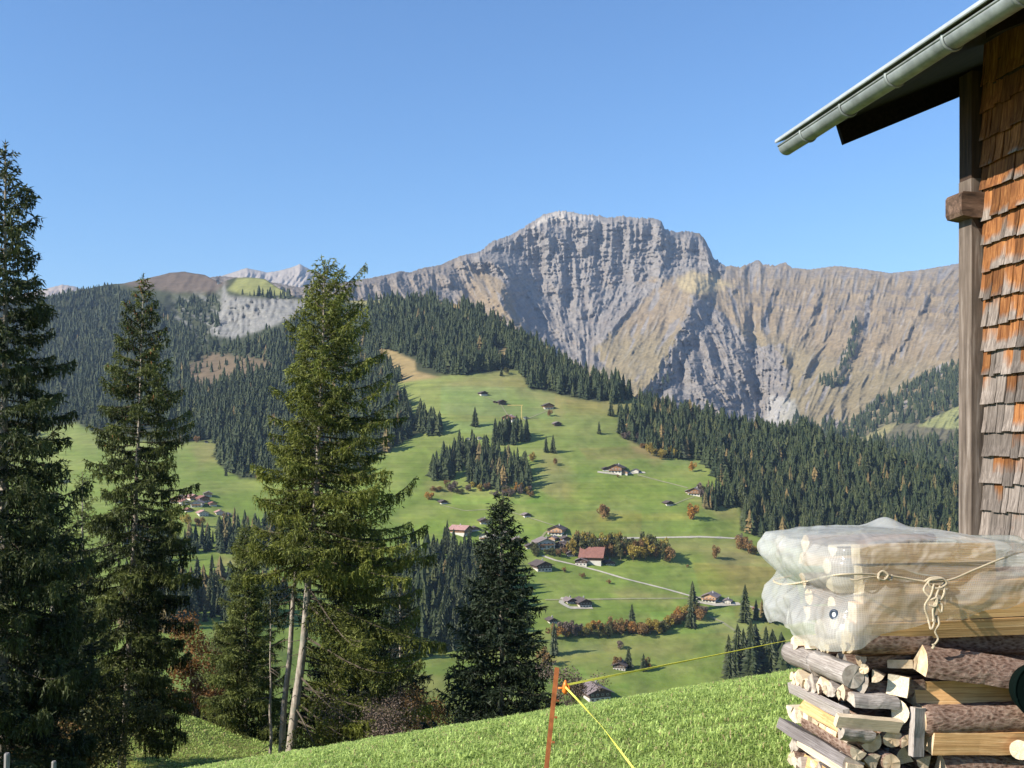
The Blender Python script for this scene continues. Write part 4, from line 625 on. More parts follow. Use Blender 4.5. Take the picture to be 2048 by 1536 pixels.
def spruce(px, D, H, Rf, label, needles='green', seed=1, h0=.12, lean=(0, 0), leanp=1.8, nbr=170, hang=.4, tr=.2, dens=1.0, cones=0, sideok=None, dead=10, zoff=-.3, e_top=40, e_low=-14, leaf=1.0, dx=None, name="spruce_tree"):
    r_ = np.random.default_rng(seed); x0 = (px - CX) / F * D; base = np.array([x0, D, float(zf(x0, D)) + zoff]); t = empty(name, tuple(base)); tag(t, label, "spruce tree")
    def axis(hn): k = 1 - (1 - np.asarray(hn, float)) ** leanp; return np.stack([lean[0] * k, lean[1] * k, np.asarray(hn, float) * H], -1)
    hn = np.linspace(0, 1, 34); P = axis(hn); P[:, 0] += .03 * np.sin(hn * 23 + seed) * (1 - hn); b = MB(); b.tube(P, tr * ((1 - hn) ** .85 * (1 + .5 * np.exp(-hn * 40))) + .006, 14); trunk = b.mesh("trunk", BARK, True)
    LT = []; LV = []; bb = MB(); cb = MB(); g = 2.39996
    def leaves(pos, dr, ln, wd, val):
        LT.append(leaf_tris(pos, dr, ln * leaf, wd * leaf, r_)); LV.append(val)
    for i in range(nbr):
        f = (i + .5) / nbr; hn_ = h0 + (1 - h0) * (f ** .92) * .985; phi = i * g + r_.uniform(-.35, .35); u = (hn_ - h0) / (1 - h0)
        if sideok is not None and r_.uniform() > sideok(hn_, phi): continue
        L = float(Rf(u, phi)) * r_.uniform(.62, 1.12)
        if r_.uniform() < .12: L *= 1.15
        e0 = math.radians(np.interp(u, [0, .35, .75, 1], [e_low, e_low * .4, 12, e_top]) + r_.uniform(-9, 9)); dh = np.array([math.cos(phi), math.sin(phi), 0]); sd = np.array([-dh[1], dh[0], 0]); o = axis(hn_); sag = np.interp(u, [0, .5, 1], [-.34, -.24, -.02]) * r_.uniform(.6, 1.3); up = np.interp(u, [0, .5, 1], [.34, .30, .10]) * r_.uniform(.5, 1.4); wv = r_.uniform(-.1, .1)
        def bp(tt_): tt_ = np.asarray(tt_, float)[..., None]; return o + dh * L * tt_ * (1 - .06 * tt_) + sd * L * wv * tt_ ** 2 + np.array([0, 0, 1.]) * L * (math.tan(e0) * tt_ + sag * tt_ ** 1.2 + up * tt_ ** 3)
        tb = np.linspace(0, 1, 9); bb.tube(bp(tb), (.007 + .0065 * L) * (1 - tb) ** .8 + .003, 5, False)
        nt = max(6, int(L / .055 * dens)); tj = r_.uniform(.10 if u > .3 else .16, 1.0, nt) ** .85; sg = r_.choice([-1, 1], nt); lt = (.14 + .50 * (L ** .65) * (1 - tj) ** .75 * np.minimum(1, tj * 3.5)) * r_.uniform(.55, 1.15, nt); ya = np.radians(r_.uniform(38, 74, nt))
        td = dh[None] * np.cos(ya)[:, None] + sd[None] * (np.sin(ya) * sg)[:, None]; td[:, 2] += r_.uniform(-.28, .10, nt); td /= np.linalg.norm(td, axis=1)[:, None]
        bpos = bp(tj); br_ = r_.normal(0, .5)                         # one tone per branch: young shoots or old needles
        # side twigs
        m = np.maximum(2, (lt / .052).astype(int)); K = np.repeat(np.arange(nt), m); s = (np.concatenate([np.arange(a) for a in m]) + r_.uniform(0, 1, len(K))) * .052
        p = bpos[K] + td[K] * s[:, None]; p[:, 2] -= .35 * s ** 2; d = td[K] * .8 + r_.normal(0, .42, (len(K), 3)); d[:, 2] -= .18; d /= np.linalg.norm(d, axis=1)[:, None]; tip = s / (lt[K] + .01)
        v = np.clip(.12 + .38 * tj[K] + .25 * tip + .16 * br_ + r_.normal(0, .12, len(K)), 0, 1); leaves(p, d, r_.uniform(.08, .15, len(K)), r_.uniform(.03, .055, len(K)), v)  # paler young tips; darkening inward puts the crown's inner shade into the tone
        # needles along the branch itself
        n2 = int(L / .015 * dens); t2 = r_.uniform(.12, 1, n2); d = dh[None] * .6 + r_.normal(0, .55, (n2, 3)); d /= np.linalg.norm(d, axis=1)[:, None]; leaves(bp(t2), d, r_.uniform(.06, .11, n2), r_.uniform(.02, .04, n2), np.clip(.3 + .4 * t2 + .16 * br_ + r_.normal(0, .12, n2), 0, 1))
        # hanging sprays
        if hang > 0 and u < .93:
            ns = int(L * (30 if u > .4 else 46) * hang * dens); 
            if ns:
                j = r_.integers(0, nt, ns); q0 = bpos[j] + td[j] * (lt[j] * r_.uniform(.1, 1, ns))[:, None]; hl = r_.uniform(.10, .48, ns) * (1 - .6 * u) * min(1, L / 1.6); m = np.maximum(2, (hl / .045).astype(int)); K = np.repeat(np.arange(ns), m); s = (np.concatenate([np.arange(a) for a in m]) + r_.uniform(0, 1, len(K))) * .045
                p = q0[K] + r_.normal(0, .012, (len(K), 3)); p[:, 2] -= s; d = r_.normal(0, .28, (len(K), 3)); d[:, 2] -= 1; d /= np.linalg.norm(d, axis=1)[:, None]
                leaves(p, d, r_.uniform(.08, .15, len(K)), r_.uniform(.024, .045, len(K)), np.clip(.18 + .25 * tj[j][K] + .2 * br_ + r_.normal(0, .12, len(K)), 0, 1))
        if cones and u > .62 and r_.uniform() < .7:
            for _ in range(cones): q = bp(r_.uniform(.4, 1)); cb.tube([q, q - np.array([0, 0, .05]), q - np.array([0, 0, .12])], [.008, .019, .007], 5)
    for i in range(dead):                                        # dead snags on the bare lower trunk
        hh = r_.uniform(.04, max(.06, h0 + .2)); o = axis(hh); a = r_.uniform(0, 6.28); L = r_.uniform(.2, 1.0); dd = np.array([math.cos(a), math.sin(a), r_.uniform(-.35, .05)]); tb = np.linspace(0, 1, 5)[:, None]; bb.tube(o + dd * L * tb + np.array([0, 0, -.15]) * L * tb ** 2, .016 * (1 - tb[:, 0]) + .003, 4, False)
    # leader
    n2 = 90; hz = r_.uniform(.955, 1.0, n2); d = r_.normal(0, .7, (n2, 3)); d[:, 2] += .5; d /= np.linalg.norm(d, axis=1)[:, None]; leaves(axis(hz), d, r_.uniform(.07, .13, n2), r_.uniform(.02, .04, n2), np.full(n2, .6))
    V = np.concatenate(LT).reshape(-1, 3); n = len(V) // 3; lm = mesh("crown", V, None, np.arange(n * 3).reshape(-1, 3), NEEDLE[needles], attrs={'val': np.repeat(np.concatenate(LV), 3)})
    link("trunk", trunk, t); link("crown", lm, t); bb.obj("branches", TWIG, t)
    if cones and cb.n: tag(cb.obj("cones", CONE, t), kind="stuff")
    print(label[:30], n); return t
def prof(R, p=.85, low=.12, asym=0.0, adir=0.0):
    return lambda u, phi: R * (1 - u) ** p * min(1.0, .55 + u / max(low, 1e-3) * .45) * (1 + asym * math.cos(phi - adir)) + .16
# the great golden spruce in the middle of the left half
spruce(577, 32.0, 16.3, lambda u, phi: (np.interp(u, [0, .15, .3, .45, .6, .72, .82, .9, .96, 1], [4.0, 4.2, 3.9, 3.4, 2.7, 2.15, 1.65, 1.1, .62, .12])) * .90 * (1 + .24 * math.cos(phi)), "tall golden-green spruce with a bare pale lower trunk on the near crest", 'gold', 21, h0=.07, lean=(1.15, 0), leanp=1.84, nbr=262, hang=.9, tr=.15, dens=1.15, cones=0, sideok=lambda hn, phi: 1.0 if hn > .40 else (np.clip(.05 + 1.1 * math.cos(phi - .35), 0, 1) if hn > .07 else 0), dead=14, zoff=.15)
spruce(243, 34.0, 17.4, lambda u, phi: np.interp(u, [0, .2, .4, .6, .75, .85, .93, 1], [2.3, 2.4, 2.3, 1.95, 1.4, 1.0, .45, .06]), "slender drooping spruce with an airy crown, second from the left edge", 'green', 22, h0=.10, lean=(.75, 0), leanp=1.3, nbr=200, hang=1.15, tr=.12, dens=1.3, cones=3, e_top=46, e_low=-20, dead=20)
spruce(2, 22.0, 15.0, lambda u, phi: np.interp(u, [0, .15, .3, .5, .65, .8, .92, 1], [2.3, 2.3, 2.1, 1.7, 1.35, .95, .45, .06]), "dark spruce cut off by the left edge of the view", 'dark', 23, h0=.05, lean=(.1, 0), nbr=225, hang=.9, tr=.14, dens=1.5, dead=10)
spruce(1003, 26.0, 6.9, prof(2.0, .85, .05), "compact blackish young spruce standing alone right of the great spruce", 'black', 24, h0=.02, nbr=190, hang=.15, tr=.09, dens=1.5, e_low=4, e_top=50, dead=0, zoff=-.75)
spruce(556, 33.5, 12.4, lambda u, phi: np.interp(u, [0, .5, 1], [1.1, 1.1, .1]), "thin pale-stemmed spruce leaning beside the great spruce", 'green', 25, h0=.45, lean=(.9, 0), leanp=1.3, nbr=75, hang=.6, tr=.115, dens=.9, dead=22)
spruce(702, 38.0, 10.0, prof(3.1, .8, .02), "full dark spruce filling the gap behind the great spruce", 'dark', 26, h0=.04, nbr=170, hang=.8, tr=.16, dens=1.0, dead=4)
spruce(492, 44.0, 9.6, prof(2.3, .8, .02), "yellow-green young spruce left of the pale trunks", 'green', 27, h0=.03, nbr=190, hang=.6, tr=.10, dens=1.7, dead=2)
spruce(292, 50.0, 9.0, prof(1.7, .8, .02), "dark young spruce behind the foot of the slender spruce", 'dark', 28, h0=.03, nbr=110, hang=.5, tr=.10, dens=1.0, dead=3)
spruce(105, 27.0, 8.4, prof(2.3, .75, .02), "bushy dark spruce low between the two left spruces", 'dark', 29, h0=.03, nbr=170, hang=.6, tr=.12, dens=1.0, dead=4)
spruce(40, 30.0, 9.5, prof(2.3, .8, .02), "dark spruce behind the leftmost one", 'dark', 30, h0=.03, nbr=140, hang=.6, tr=.12, dens=.9, dead=4)
spruce(165, 48.0, 13.0, prof(2.6, .8, .02), "dark spruce behind and left of the slender spruce", 'green', 31, h0=.05, nbr=150, hang=.6, tr=.14, dens=.8, dead=4)
spruce(800, 41.0, 7.5, prof(2.0, .8, .02), "low dark spruce right behind the great spruce's skirt", 'black', 32, h0=.03, nbr=120, hang=.5, tr=.10, dens=.9, dead=2)
spruce(541, 34.0, 6.5, lambda u, phi: .5 * (1 - u) + .1, "very thin grey sapling left of the two pale trunks", 'green', 34, h0=.5, nbr=22, hang=.2, tr=.055, dens=.7, dead=12)

DMAT['rust'] = leafmat("rust_brown_leaves", (.10, .045, .015), (.27, .13, .035), .25)
def leafy(px, D, H, R, label, colr, seed, n=9000, leaf=.11, name="broadleaf_tree", cat="tree", lobes=14, trunk=.12, zoff=-.2, multi=3):
    r_ = np.random.default_rng(seed); x0 = (px - CX) / F * D; base = np.array([x0, D, float(zf(x0, D)) + zoff]); t = empty(name, tuple(base)); tag(t, label, cat)
    lb = np.stack([r_.normal(0, .42, lobes) * R, r_.normal(0, .42, lobes) * R, r_.uniform(.30, .88, lobes) * H], -1); lr = r_.uniform(.22, .42, lobes) * R; b = MB()
    for k in range(multi): b.tube([(r_.normal(0, .1), r_.normal(0, .1), -.2), (r_.normal(0, .15), r_.normal(0, .15), H * .3), tuple(lb[k] * np.array([.5, .5, .8]))], [trunk / 2, trunk / 3, trunk / 6], 7)
    for q in lb: m_ = np.array([q[0] * .3, q[1] * .3, q[2] * .5]); b.tube([m_ * np.array([.4, .4, .7]), m_, q], [trunk / 4, trunk / 6, .006], 5)
    k = r_.integers(0, lobes, n); d = r_.normal(0, 1, (n, 3)); d /= np.linalg.norm(d, axis=1)[:, None]; c = lb[k] + d * (lr[k] * r_.uniform(.2, 1.15, n) ** .7)[:, None]; c[:, 2] = np.maximum(c[:, 2], .1); u = r_.normal(0, 1, (n, 3)); u /= np.linalg.norm(u, axis=1)[:, None]; v = np.cross(u, r_.normal(0, 1, (n, 3))); v /= np.linalg.norm(v, axis=1)[:, None]; s = (leaf * r_.uniform(.5, 1.2, n))[:, None]
    V = np.stack([c - u * s * .5, c + v * s * .32, c + u * s * .5, c - v * s * .32], 1).reshape(-1, 3)
    link("crown", mesh("crown", V, np.arange(n * 4).reshape(-1, 4), None, DMAT[colr], attrs={'val': np.repeat(np.clip(r_.normal(.45, .25, n), 0, 1), 4)}), t); b.obj("trunk", TWIG, t); return t
leafy(395, 53.0, 9.0, 2.2, "orange and brown broadleaf tree glowing between the near spruces", 'rust', 61, 9000, .15)
leafy(430, 55.0, 5.6, 1.9, "low orange-brown tree below the taller orange one", 'rust', 62, 7000, .14)
leafy(372, 54.0, 5.0, 1.8, "brown bush left of the orange tree", 'bare', 63, 5000, .13)
leafy(455, 58.0, 9.5, 3.0, "olive-green broadleaf tree between the rust-brown tree and the young spruce", 'olive', 71, 12000, .16)
leafy(60, 26.0, 2.3, 1.9, "reddish low bush in the bottom left corner", 'russet', 64, 6000, .07, "bush", "bush", zoff=.0, trunk=.05)
leafy(180, 27.0, 3.2, 1.6, "dark green thicket at the foot of the left spruces", 'olive', 65, 9000, .08, "bush", "bush", trunk=.05)
leafy(840, 33.0, 2.2, 1.5, "reddish-brown scrub under the great spruce", 'russet', 67, 6000, .07, "bush", "bush", trunk=.05, zoff=.2)
leafy(740, 30.0, 1.7, 1.6, "brown scrub at the crest under the great spruce", 'bare', 68, 6000, .06, "bush", "bush", trunk=.04, zoff=.2)
leafy(1135, 24.0, 1.3, .7, "small brown bush behind the rusty fence post", 'bare', 69, 3500, .05, "bush", "bush", trunk=.03, zoff=.1)
# ------------------------------------------------------------------ the shingled barn on the right
E1 = np.array([.985, .1736, 0]); E2 = np.array([-.1736, .985, 0]); EZ = np.array([0, 0, 1.]); W0 = np.array([3.56, 7.5, 0])
BR = np.stack([E1, E2, EZ], 1)                # local (u across, v away, z) to world
def L2W(o, P): return np.asarray(o) + np.asarray(P, float) @ BR.T
def woodmat(name, c1, c2, c3, axis=2, sc=1.0, rough=.8, bmp=.004, usecol=False):
    """grain runs along the axis; colours: dark line, body, light"""
    m, t, b = nm(name); b.inputs['Roughness'].default_value = rough; b.inputs['Specular IOR Level'].default_value = .25
    s = [26 * sc, 26 * sc, 26 * sc]; s[axis] = 1.6 * sc; g = noise(t, 1.0, 7, .65, coords(t, 'Object', tuple(s)), .6); bl = noise(t, 2.2 * sc, 4, .6, coords(t, 'Object'))
    col = ramp(t, g, [(.30, c1), (.52, c2), (.72, c3)]); col = mixc(t, 1.0, col, ramp(t, bl, [(.3, (.72,) * 3), (.7, (1.2,) * 3)]), 'MULTIPLY'); t.links.new(col, b.inputs['Base Color']); bump(t, b, g, .7, bmp); return m
def shinglemat():
    m, t, b = nm("weathered_larch_shingles"); b.inputs['Roughness'].default_value = .82; b.inputs['Specular IOR Level'].default_value = .2
    g = noise(t, 1.0, 6, .65, coords(t, 'Object', (60, 60, 2.2)), .4); bl = noise(t, 3.0, 4, .6, coords(t, 'Object', (1, 1, .6)))
    a = attr(t, 'tone').outputs['Fac']; wy = attr(t, 'weather').outputs['Fac']
    warm = ramp(t, g, [(.28, (.07, .025, .010)), (.5, (.22, .085, .028)), (.74, (.40, .19, .065))]); grey = ramp(t, g, [(.28, (.07, .058, .05)), (.5, (.19, .155, .13)), (.74, (.33, .28, .24))])
    f = math_(t, 'ADD', wy, math_(t, 'MULTIPLY', math_(t, 'SUBTRACT', bl, .5), 1.5)); f = ramp(t, f, [(.38, (0, 0, 0)), (.62, (1, 1, 1))])
    col = mixc(t, f, warm, grey); col = mixc(t, 1.0, col, ramp(t, a, [(0, (.55,) * 3), (1, (1.25,) * 3)]), 'MULTIPLY'); t.links.new(col, b.inputs['Base Color']); bump(t, b, g, .8, .003); return m
def build_barn():
    root = empty("barn", tuple(W0 + np.array([0, 0, -2.4])), 0); tag(root, "weathered barn with shingled wall, deep eaves and a metal gutter", "barn"); off = np.array([0, 0, 2.4])
    def loc(P): return L2W(off, P)
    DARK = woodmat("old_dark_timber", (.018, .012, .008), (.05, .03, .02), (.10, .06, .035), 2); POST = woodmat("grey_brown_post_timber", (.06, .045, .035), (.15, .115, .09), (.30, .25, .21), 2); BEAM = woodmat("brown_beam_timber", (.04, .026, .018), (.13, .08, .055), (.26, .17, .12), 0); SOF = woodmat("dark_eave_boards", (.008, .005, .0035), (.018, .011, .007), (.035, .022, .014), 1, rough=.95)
    r_ = np.random.default_rng(3)
    # shingles, row over row
    V = []; Q = []; tone = []; wea = []; n = 0; z = -2.35; row = 0
    while z < 2.75:
        exp = r_.uniform(.185, .215); v = -5.5 + r_.uniform(0, .1)
        while v < -.005:
            w = min(r_.uniform(.055, .125), -.003 - v)
            if w < .025: break
            top = z + exp * 1.55; bot = z + r_.uniform(-.012, .012); k = r_.uniform(0, 1); curl = r_.uniform(.0, .010) + (.014 if k > .95 else 0); th = .011
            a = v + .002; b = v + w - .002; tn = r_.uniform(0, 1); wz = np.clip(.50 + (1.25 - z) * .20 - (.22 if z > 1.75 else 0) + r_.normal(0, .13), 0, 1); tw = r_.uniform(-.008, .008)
            for zz, uu, t_ in ((top, -.004, .004), (z + exp * .45, -.018 - .2 * curl, .009), (bot, -.030 - curl, th)):
                for vv, s_ in ((a, -1), (b, 1)): V.append((uu + tw * s_ * (zz < top), vv, zz)); V.append((uu - t_ + tw * s_ * (zz < top), vv, zz)); tone += [tn] * 2; wea += [wz - .42 * (zz == top) - .10 * (zz == z + exp * .45) + .28 * (zz == bot)] * 2
            for i in (0, 4): Q += [[n + i + 1, n + i + 3, n + i + 7, n + i + 5], [n + i, n + i + 1, n + i + 5, n + i + 4], [n + i + 3, n + i + 2, n + i + 6, n + i + 7]]
            Q.append([n + 9, n + 11, n + 10, n + 8]); n += 12; v += w
        z += exp; row += 1
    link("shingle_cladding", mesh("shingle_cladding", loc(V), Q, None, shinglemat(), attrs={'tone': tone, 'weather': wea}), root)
    b = MB(); b.box((.10, -2.75, .1), (.19, 5.4, 5.1)); b.box((2.6, -.03, 0.1), (4.8, .14, 5.1)); b.v = [loc(x) for x in b.v]; b.obj("wall", DARK, root)
    g = MB(); g.prism([(.2, -.1, 2.65), (5, -.1, 2.65), (5, -.1, 4.9), (3.6, -.1, 4.3)], (0, .14, 0)); g.v = [loc(x) for x in g.v]; g.obj("gable_wall", DARK, root)
    b = MB(); b.box((-.045, .080, -.38), (.125, .155, 4.70)); b.box((-.045, .080, 2.32), (.119, .149, .92)); b.v = [loc(x) for x in b.v]; po = b.obj("corner_post", POST, root); po.data.materials.append(DARK); po.data.polygons.foreach_set("material_index", [0] * 6 + [1] * 6)  # upper length in dark timber: eave shade put into its colour
    b = MB(); zc = 1.765; pts = [(-.215, .0, zc - .055), (-.20, .0, zc - .085), (-.12, .0, zc - .097), (.10, .0, zc - .10), (.10, .0, zc + .093), (-.20, .0, zc + .093), (-.215, .0, zc + .07)]; b.prism([(p[0], -.035, p[2]) for p in pts], (0, .20, 0)); b.v = [loc(x) for x in b.v]; b.obj("beam_end", BEAM, root)
    b = MB(); b.prism([(-.10, .0, zc - .10), (.0, .0, zc - .10), (.0, .0, zc - .26)], (0, .10, 0)); b.v = [loc(x) for x in b.v]; b.obj("beam_shadow_wedge", DARK, root)  # dark wedge on the post, shaped as the beam end's cast shadow
    # roof
    tp = math.tan(math.radians(23.4)); zr = lambda u: 2.80 + (u + .42) * tp; v0, v1 = -6.2, 1.42; b = MB(); ue, ur = -.80, 3.9
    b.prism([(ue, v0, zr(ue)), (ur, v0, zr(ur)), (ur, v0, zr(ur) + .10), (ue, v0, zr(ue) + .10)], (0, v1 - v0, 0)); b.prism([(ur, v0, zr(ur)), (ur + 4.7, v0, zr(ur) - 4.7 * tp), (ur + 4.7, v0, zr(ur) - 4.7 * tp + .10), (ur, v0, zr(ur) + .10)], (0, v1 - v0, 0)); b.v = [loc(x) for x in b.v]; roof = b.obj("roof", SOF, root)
    b = MB()
    for k in range(24):
        u0 = ue - .03 + k * .2; b.prism([(u0, v0, zr(u0) + .105 + .012), (u0 + .26, v0, zr(u0 + .26) + .105 + .002), (u0 + .26, v0, zr(u0 + .26) + .125), (u0, v0, zr(u0) + .14)], (0, v1 - v0 + .04, 0))
    b.v = [loc(x) for x in b.v]; b.obj("roof_covering", simple("grey_roof_tiles", (.20, .17, .15), .8, .3, 5.0), roof)
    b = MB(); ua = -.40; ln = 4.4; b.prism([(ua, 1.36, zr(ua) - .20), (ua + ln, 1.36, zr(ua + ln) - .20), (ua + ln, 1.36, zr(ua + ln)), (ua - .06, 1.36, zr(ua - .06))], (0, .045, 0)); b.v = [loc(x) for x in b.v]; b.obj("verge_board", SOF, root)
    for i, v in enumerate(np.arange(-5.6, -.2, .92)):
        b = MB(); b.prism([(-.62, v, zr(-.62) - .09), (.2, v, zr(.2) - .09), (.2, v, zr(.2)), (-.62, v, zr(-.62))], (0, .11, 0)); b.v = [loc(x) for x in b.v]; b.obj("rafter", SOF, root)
    b = MB(); b.box((.06, -2.8, 2.72), (.16, 5.5, .17)); b.v = [loc(x) for x in b.v]; b.obj("wall_plate", DARK, root)
    # gutter: half-round trough, rolled front lip, drip edge and straps
    ZN = simple("galvanised_zinc", (.24, .265, .255), .6, .28, 9.0, .3, spec=.5, sc=(1, 1, 1)); PAL = simple("pale_drip_edge", (.36, .39, .40), .65, .15, 6.0, .1)
    cu, czz, R = -.88, 2.60, .074; th = np.linspace(math.pi, 2 * math.pi, 13); vs = np.linspace(-6.2, 1.51, 40); prof_o = [(cu + R * math.cos(a), czz + R * math.sin(a) * 1.02) for a in th]; prof_i = [(cu + (R - .006) * math.cos(a), czz + (R - .006) * math.sin(a) * 1.02) for a in th[::-1]]; pr = prof_o + prof_i
    Vg = np.array([[(u, v, z + .002 * math.sin(v * 5)) for (u, z) in pr] for v in vs]); b = MB(); b.add(loc(Vg.reshape(-1, 3)), gridfaces(len(vs), len(pr), True)); cap = [(u, 1.505, z) for (u, z) in prof_o]; n0 = len(cap); b.add(loc(cap), None, [[0, i, i + 1] for i in range(1, n0 - 1)]); b.tube(loc([(cu - R, v, czz + .004) for v in vs]), .009, 8); gut = b.obj("gutter", ZN, root, smooth=True)
    b = MB(); b.prism([(-.99, v0, czz + .030), (-.985, v0, czz + .024), (-.78, v0, czz + .10), (-.78, v0, czz + .108), (-.985, v0, czz + .056), (-.99, v0, czz + .05)], (0, 1.50 - v0, 0)); b.v = [loc(x) for x in b.v]; b.obj("drip_edge", PAL, gut)
    for i, v in enumerate([1.083, .414, -.243, -.917, -1.59, -2.26, -2.93, -3.6]):
        b = MB(); P = [(cu + (R + .006) * math.cos(a), v, czz + (R + .006) * math.sin(a) * 1.02) for a in np.linspace(math.pi * .93, 2 * math.pi, 14)]; b.tube(loc(P), .007, 6, squash=2.2, up=tuple(BR @ np.array([0., 0, 1]))); b.obj("gutter_strap", ZN, gut, smooth=True)
    # seams of the gutter
    # ridge side purlins are hidden in the dark
build_barn()
# ------------------------------------------------------------------ the firewood pile under its plastic sheet
PO = np.array([1.6, 4.7, 0.0])
def pl(u, v, z): return L2W(PO, (u, v, z))
def pt(px, py, v):
    a = (px - CX) / F; u = (a * (4.7 + .985 * v) - 1.6 + .1736 * v) / (.985 - .1736 * a); p = pl(u, v, 0); p[2] = -(py - HY) / F * p[1]; return p
def uz(px, py, v):
    p = pt(px, py, v); return ((p - PO) @ BR)[0], p[2]
def mk_bark():
    m, t, b = nm("spruce_log_bark"); b.inputs['Roughness'].default_value = .9; b.inputs['Specular IOR Level'].default_value = .15; co = coords(t, 'Object', (.42, 1, 1))
    vo = node(t, "ShaderNodeTexVoronoi", feature='F1'); vo.inputs['Scale'].default_value = 74; mp = noise(t, 9, 4, .6, co); nv = t.nodes.new("ShaderNodeMix"); nv.data_type = 'RGBA'; nv.inputs[0].default_value = .06; t.links.new(co, nv.inputs[6]); nn = node(t, "ShaderNodeTexNoise"); nn.inputs['Scale'].default_value = 12; t.links.new(co, nn.inputs[0]); t.links.new(nn.outputs[1], nv.inputs[7]); t.links.new(nv.outputs[2], vo.inputs['Vector'])
    n2 = noise(t, 95, 6, .72, co); h = math_(t, 'ADD', math_(t, 'MULTIPLY', vo.outputs[0], .45), math_(t, 'MULTIPLY', n2, .8))
    col = ramp(t, h, [(.36, (.07, .036, .024)), (.50, (.155, .092, .065)), (.62, (.24, .155, .115)), (.85, (.36, .26, .20))]); t.links.new(col, b.inputs['Base Color']); bump(t, b, h, 1.0, .012); return m
def mk_wood(name, c1, c2, c3):
    m, t, b = nm(name); b.inputs['Roughness'].default_value = .75; b.inputs['Specular IOR Level'].default_value = .25; g = noise(t, 1.0, 6, .62, coords(t, 'Generated', (1.3, 16, 16)), .8); bl = noise(t, 7, 3, .5, coords(t, 'Object'))
    oi = t.nodes.new("ShaderNodeObjectInfo"); col = mixc(t, 1.0, ramp(t, g, [(.3, c1), (.52, c2), (.72, c3)]), ramp(t, math_(t, 'ADD', math_(t, 'MULTIPLY', bl, .6), math_(t, 'MULTIPLY', oi.outputs['Random'], .5)), [(.3, (.72, .70, .68)), (.8, (1.2, 1.2, 1.2))]), 'MULTIPLY'); t.links.new(col, b.inputs['Base Color']); bump(t, b, g, .7, .004); return m
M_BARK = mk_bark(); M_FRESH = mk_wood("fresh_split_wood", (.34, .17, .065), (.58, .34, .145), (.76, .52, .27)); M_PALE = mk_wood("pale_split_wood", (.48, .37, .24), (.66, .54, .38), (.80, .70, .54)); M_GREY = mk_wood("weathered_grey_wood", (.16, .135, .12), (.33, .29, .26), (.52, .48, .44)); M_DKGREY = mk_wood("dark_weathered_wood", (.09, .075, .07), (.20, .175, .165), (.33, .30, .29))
def mk_end(name, c1, c2, c3):
    m, t, b = nm(name); b.inputs['Roughness'].default_value = .85; b.inputs['Specular IOR Level'].default_value = .15; v = t.nodes.new("ShaderNodeVectorMath"); v.operation = 'LENGTH'; t.links.new(coords(t, 'Object', (0, 1, 1)), v.inputs[0]); nz = noise(t, 22, 4, .6, coords(t, 'Object'))
    rg = math_(t, 'ADD', math_(t, 'MULTIPLY', math_(t, 'SINE', math_(t, 'ADD', math_(t, 'MULTIPLY', v.outputs['Value'], 1300.0), math_(t, 'MULTIPLY', nz, 7.0))), .12), nz); t.links.new(ramp(t, rg, [(.28, c1), (.5, c2), (.72, c3)]), b.inputs['Base Color']); bump(t, b, rg, .4, .002); return m
M_END = mk_end("cut_log_end", (.40, .27, .15), (.62, .46, .29), (.76, .61, .42)); M_ENDG = mk_end("weathered_log_end", (.20, .16, .13), (.38, .32, .26), (.52, .46, .39)); M_DARK = simple("shaded_old_bark", (.06, .04, .03), .9, .4, 20.0)
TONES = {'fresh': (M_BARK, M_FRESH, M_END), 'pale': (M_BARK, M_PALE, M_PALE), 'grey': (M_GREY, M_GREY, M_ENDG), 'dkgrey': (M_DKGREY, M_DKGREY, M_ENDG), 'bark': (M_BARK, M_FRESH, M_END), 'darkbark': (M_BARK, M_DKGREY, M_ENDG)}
LR = np.random.default_rng(77); NLOG = [0]
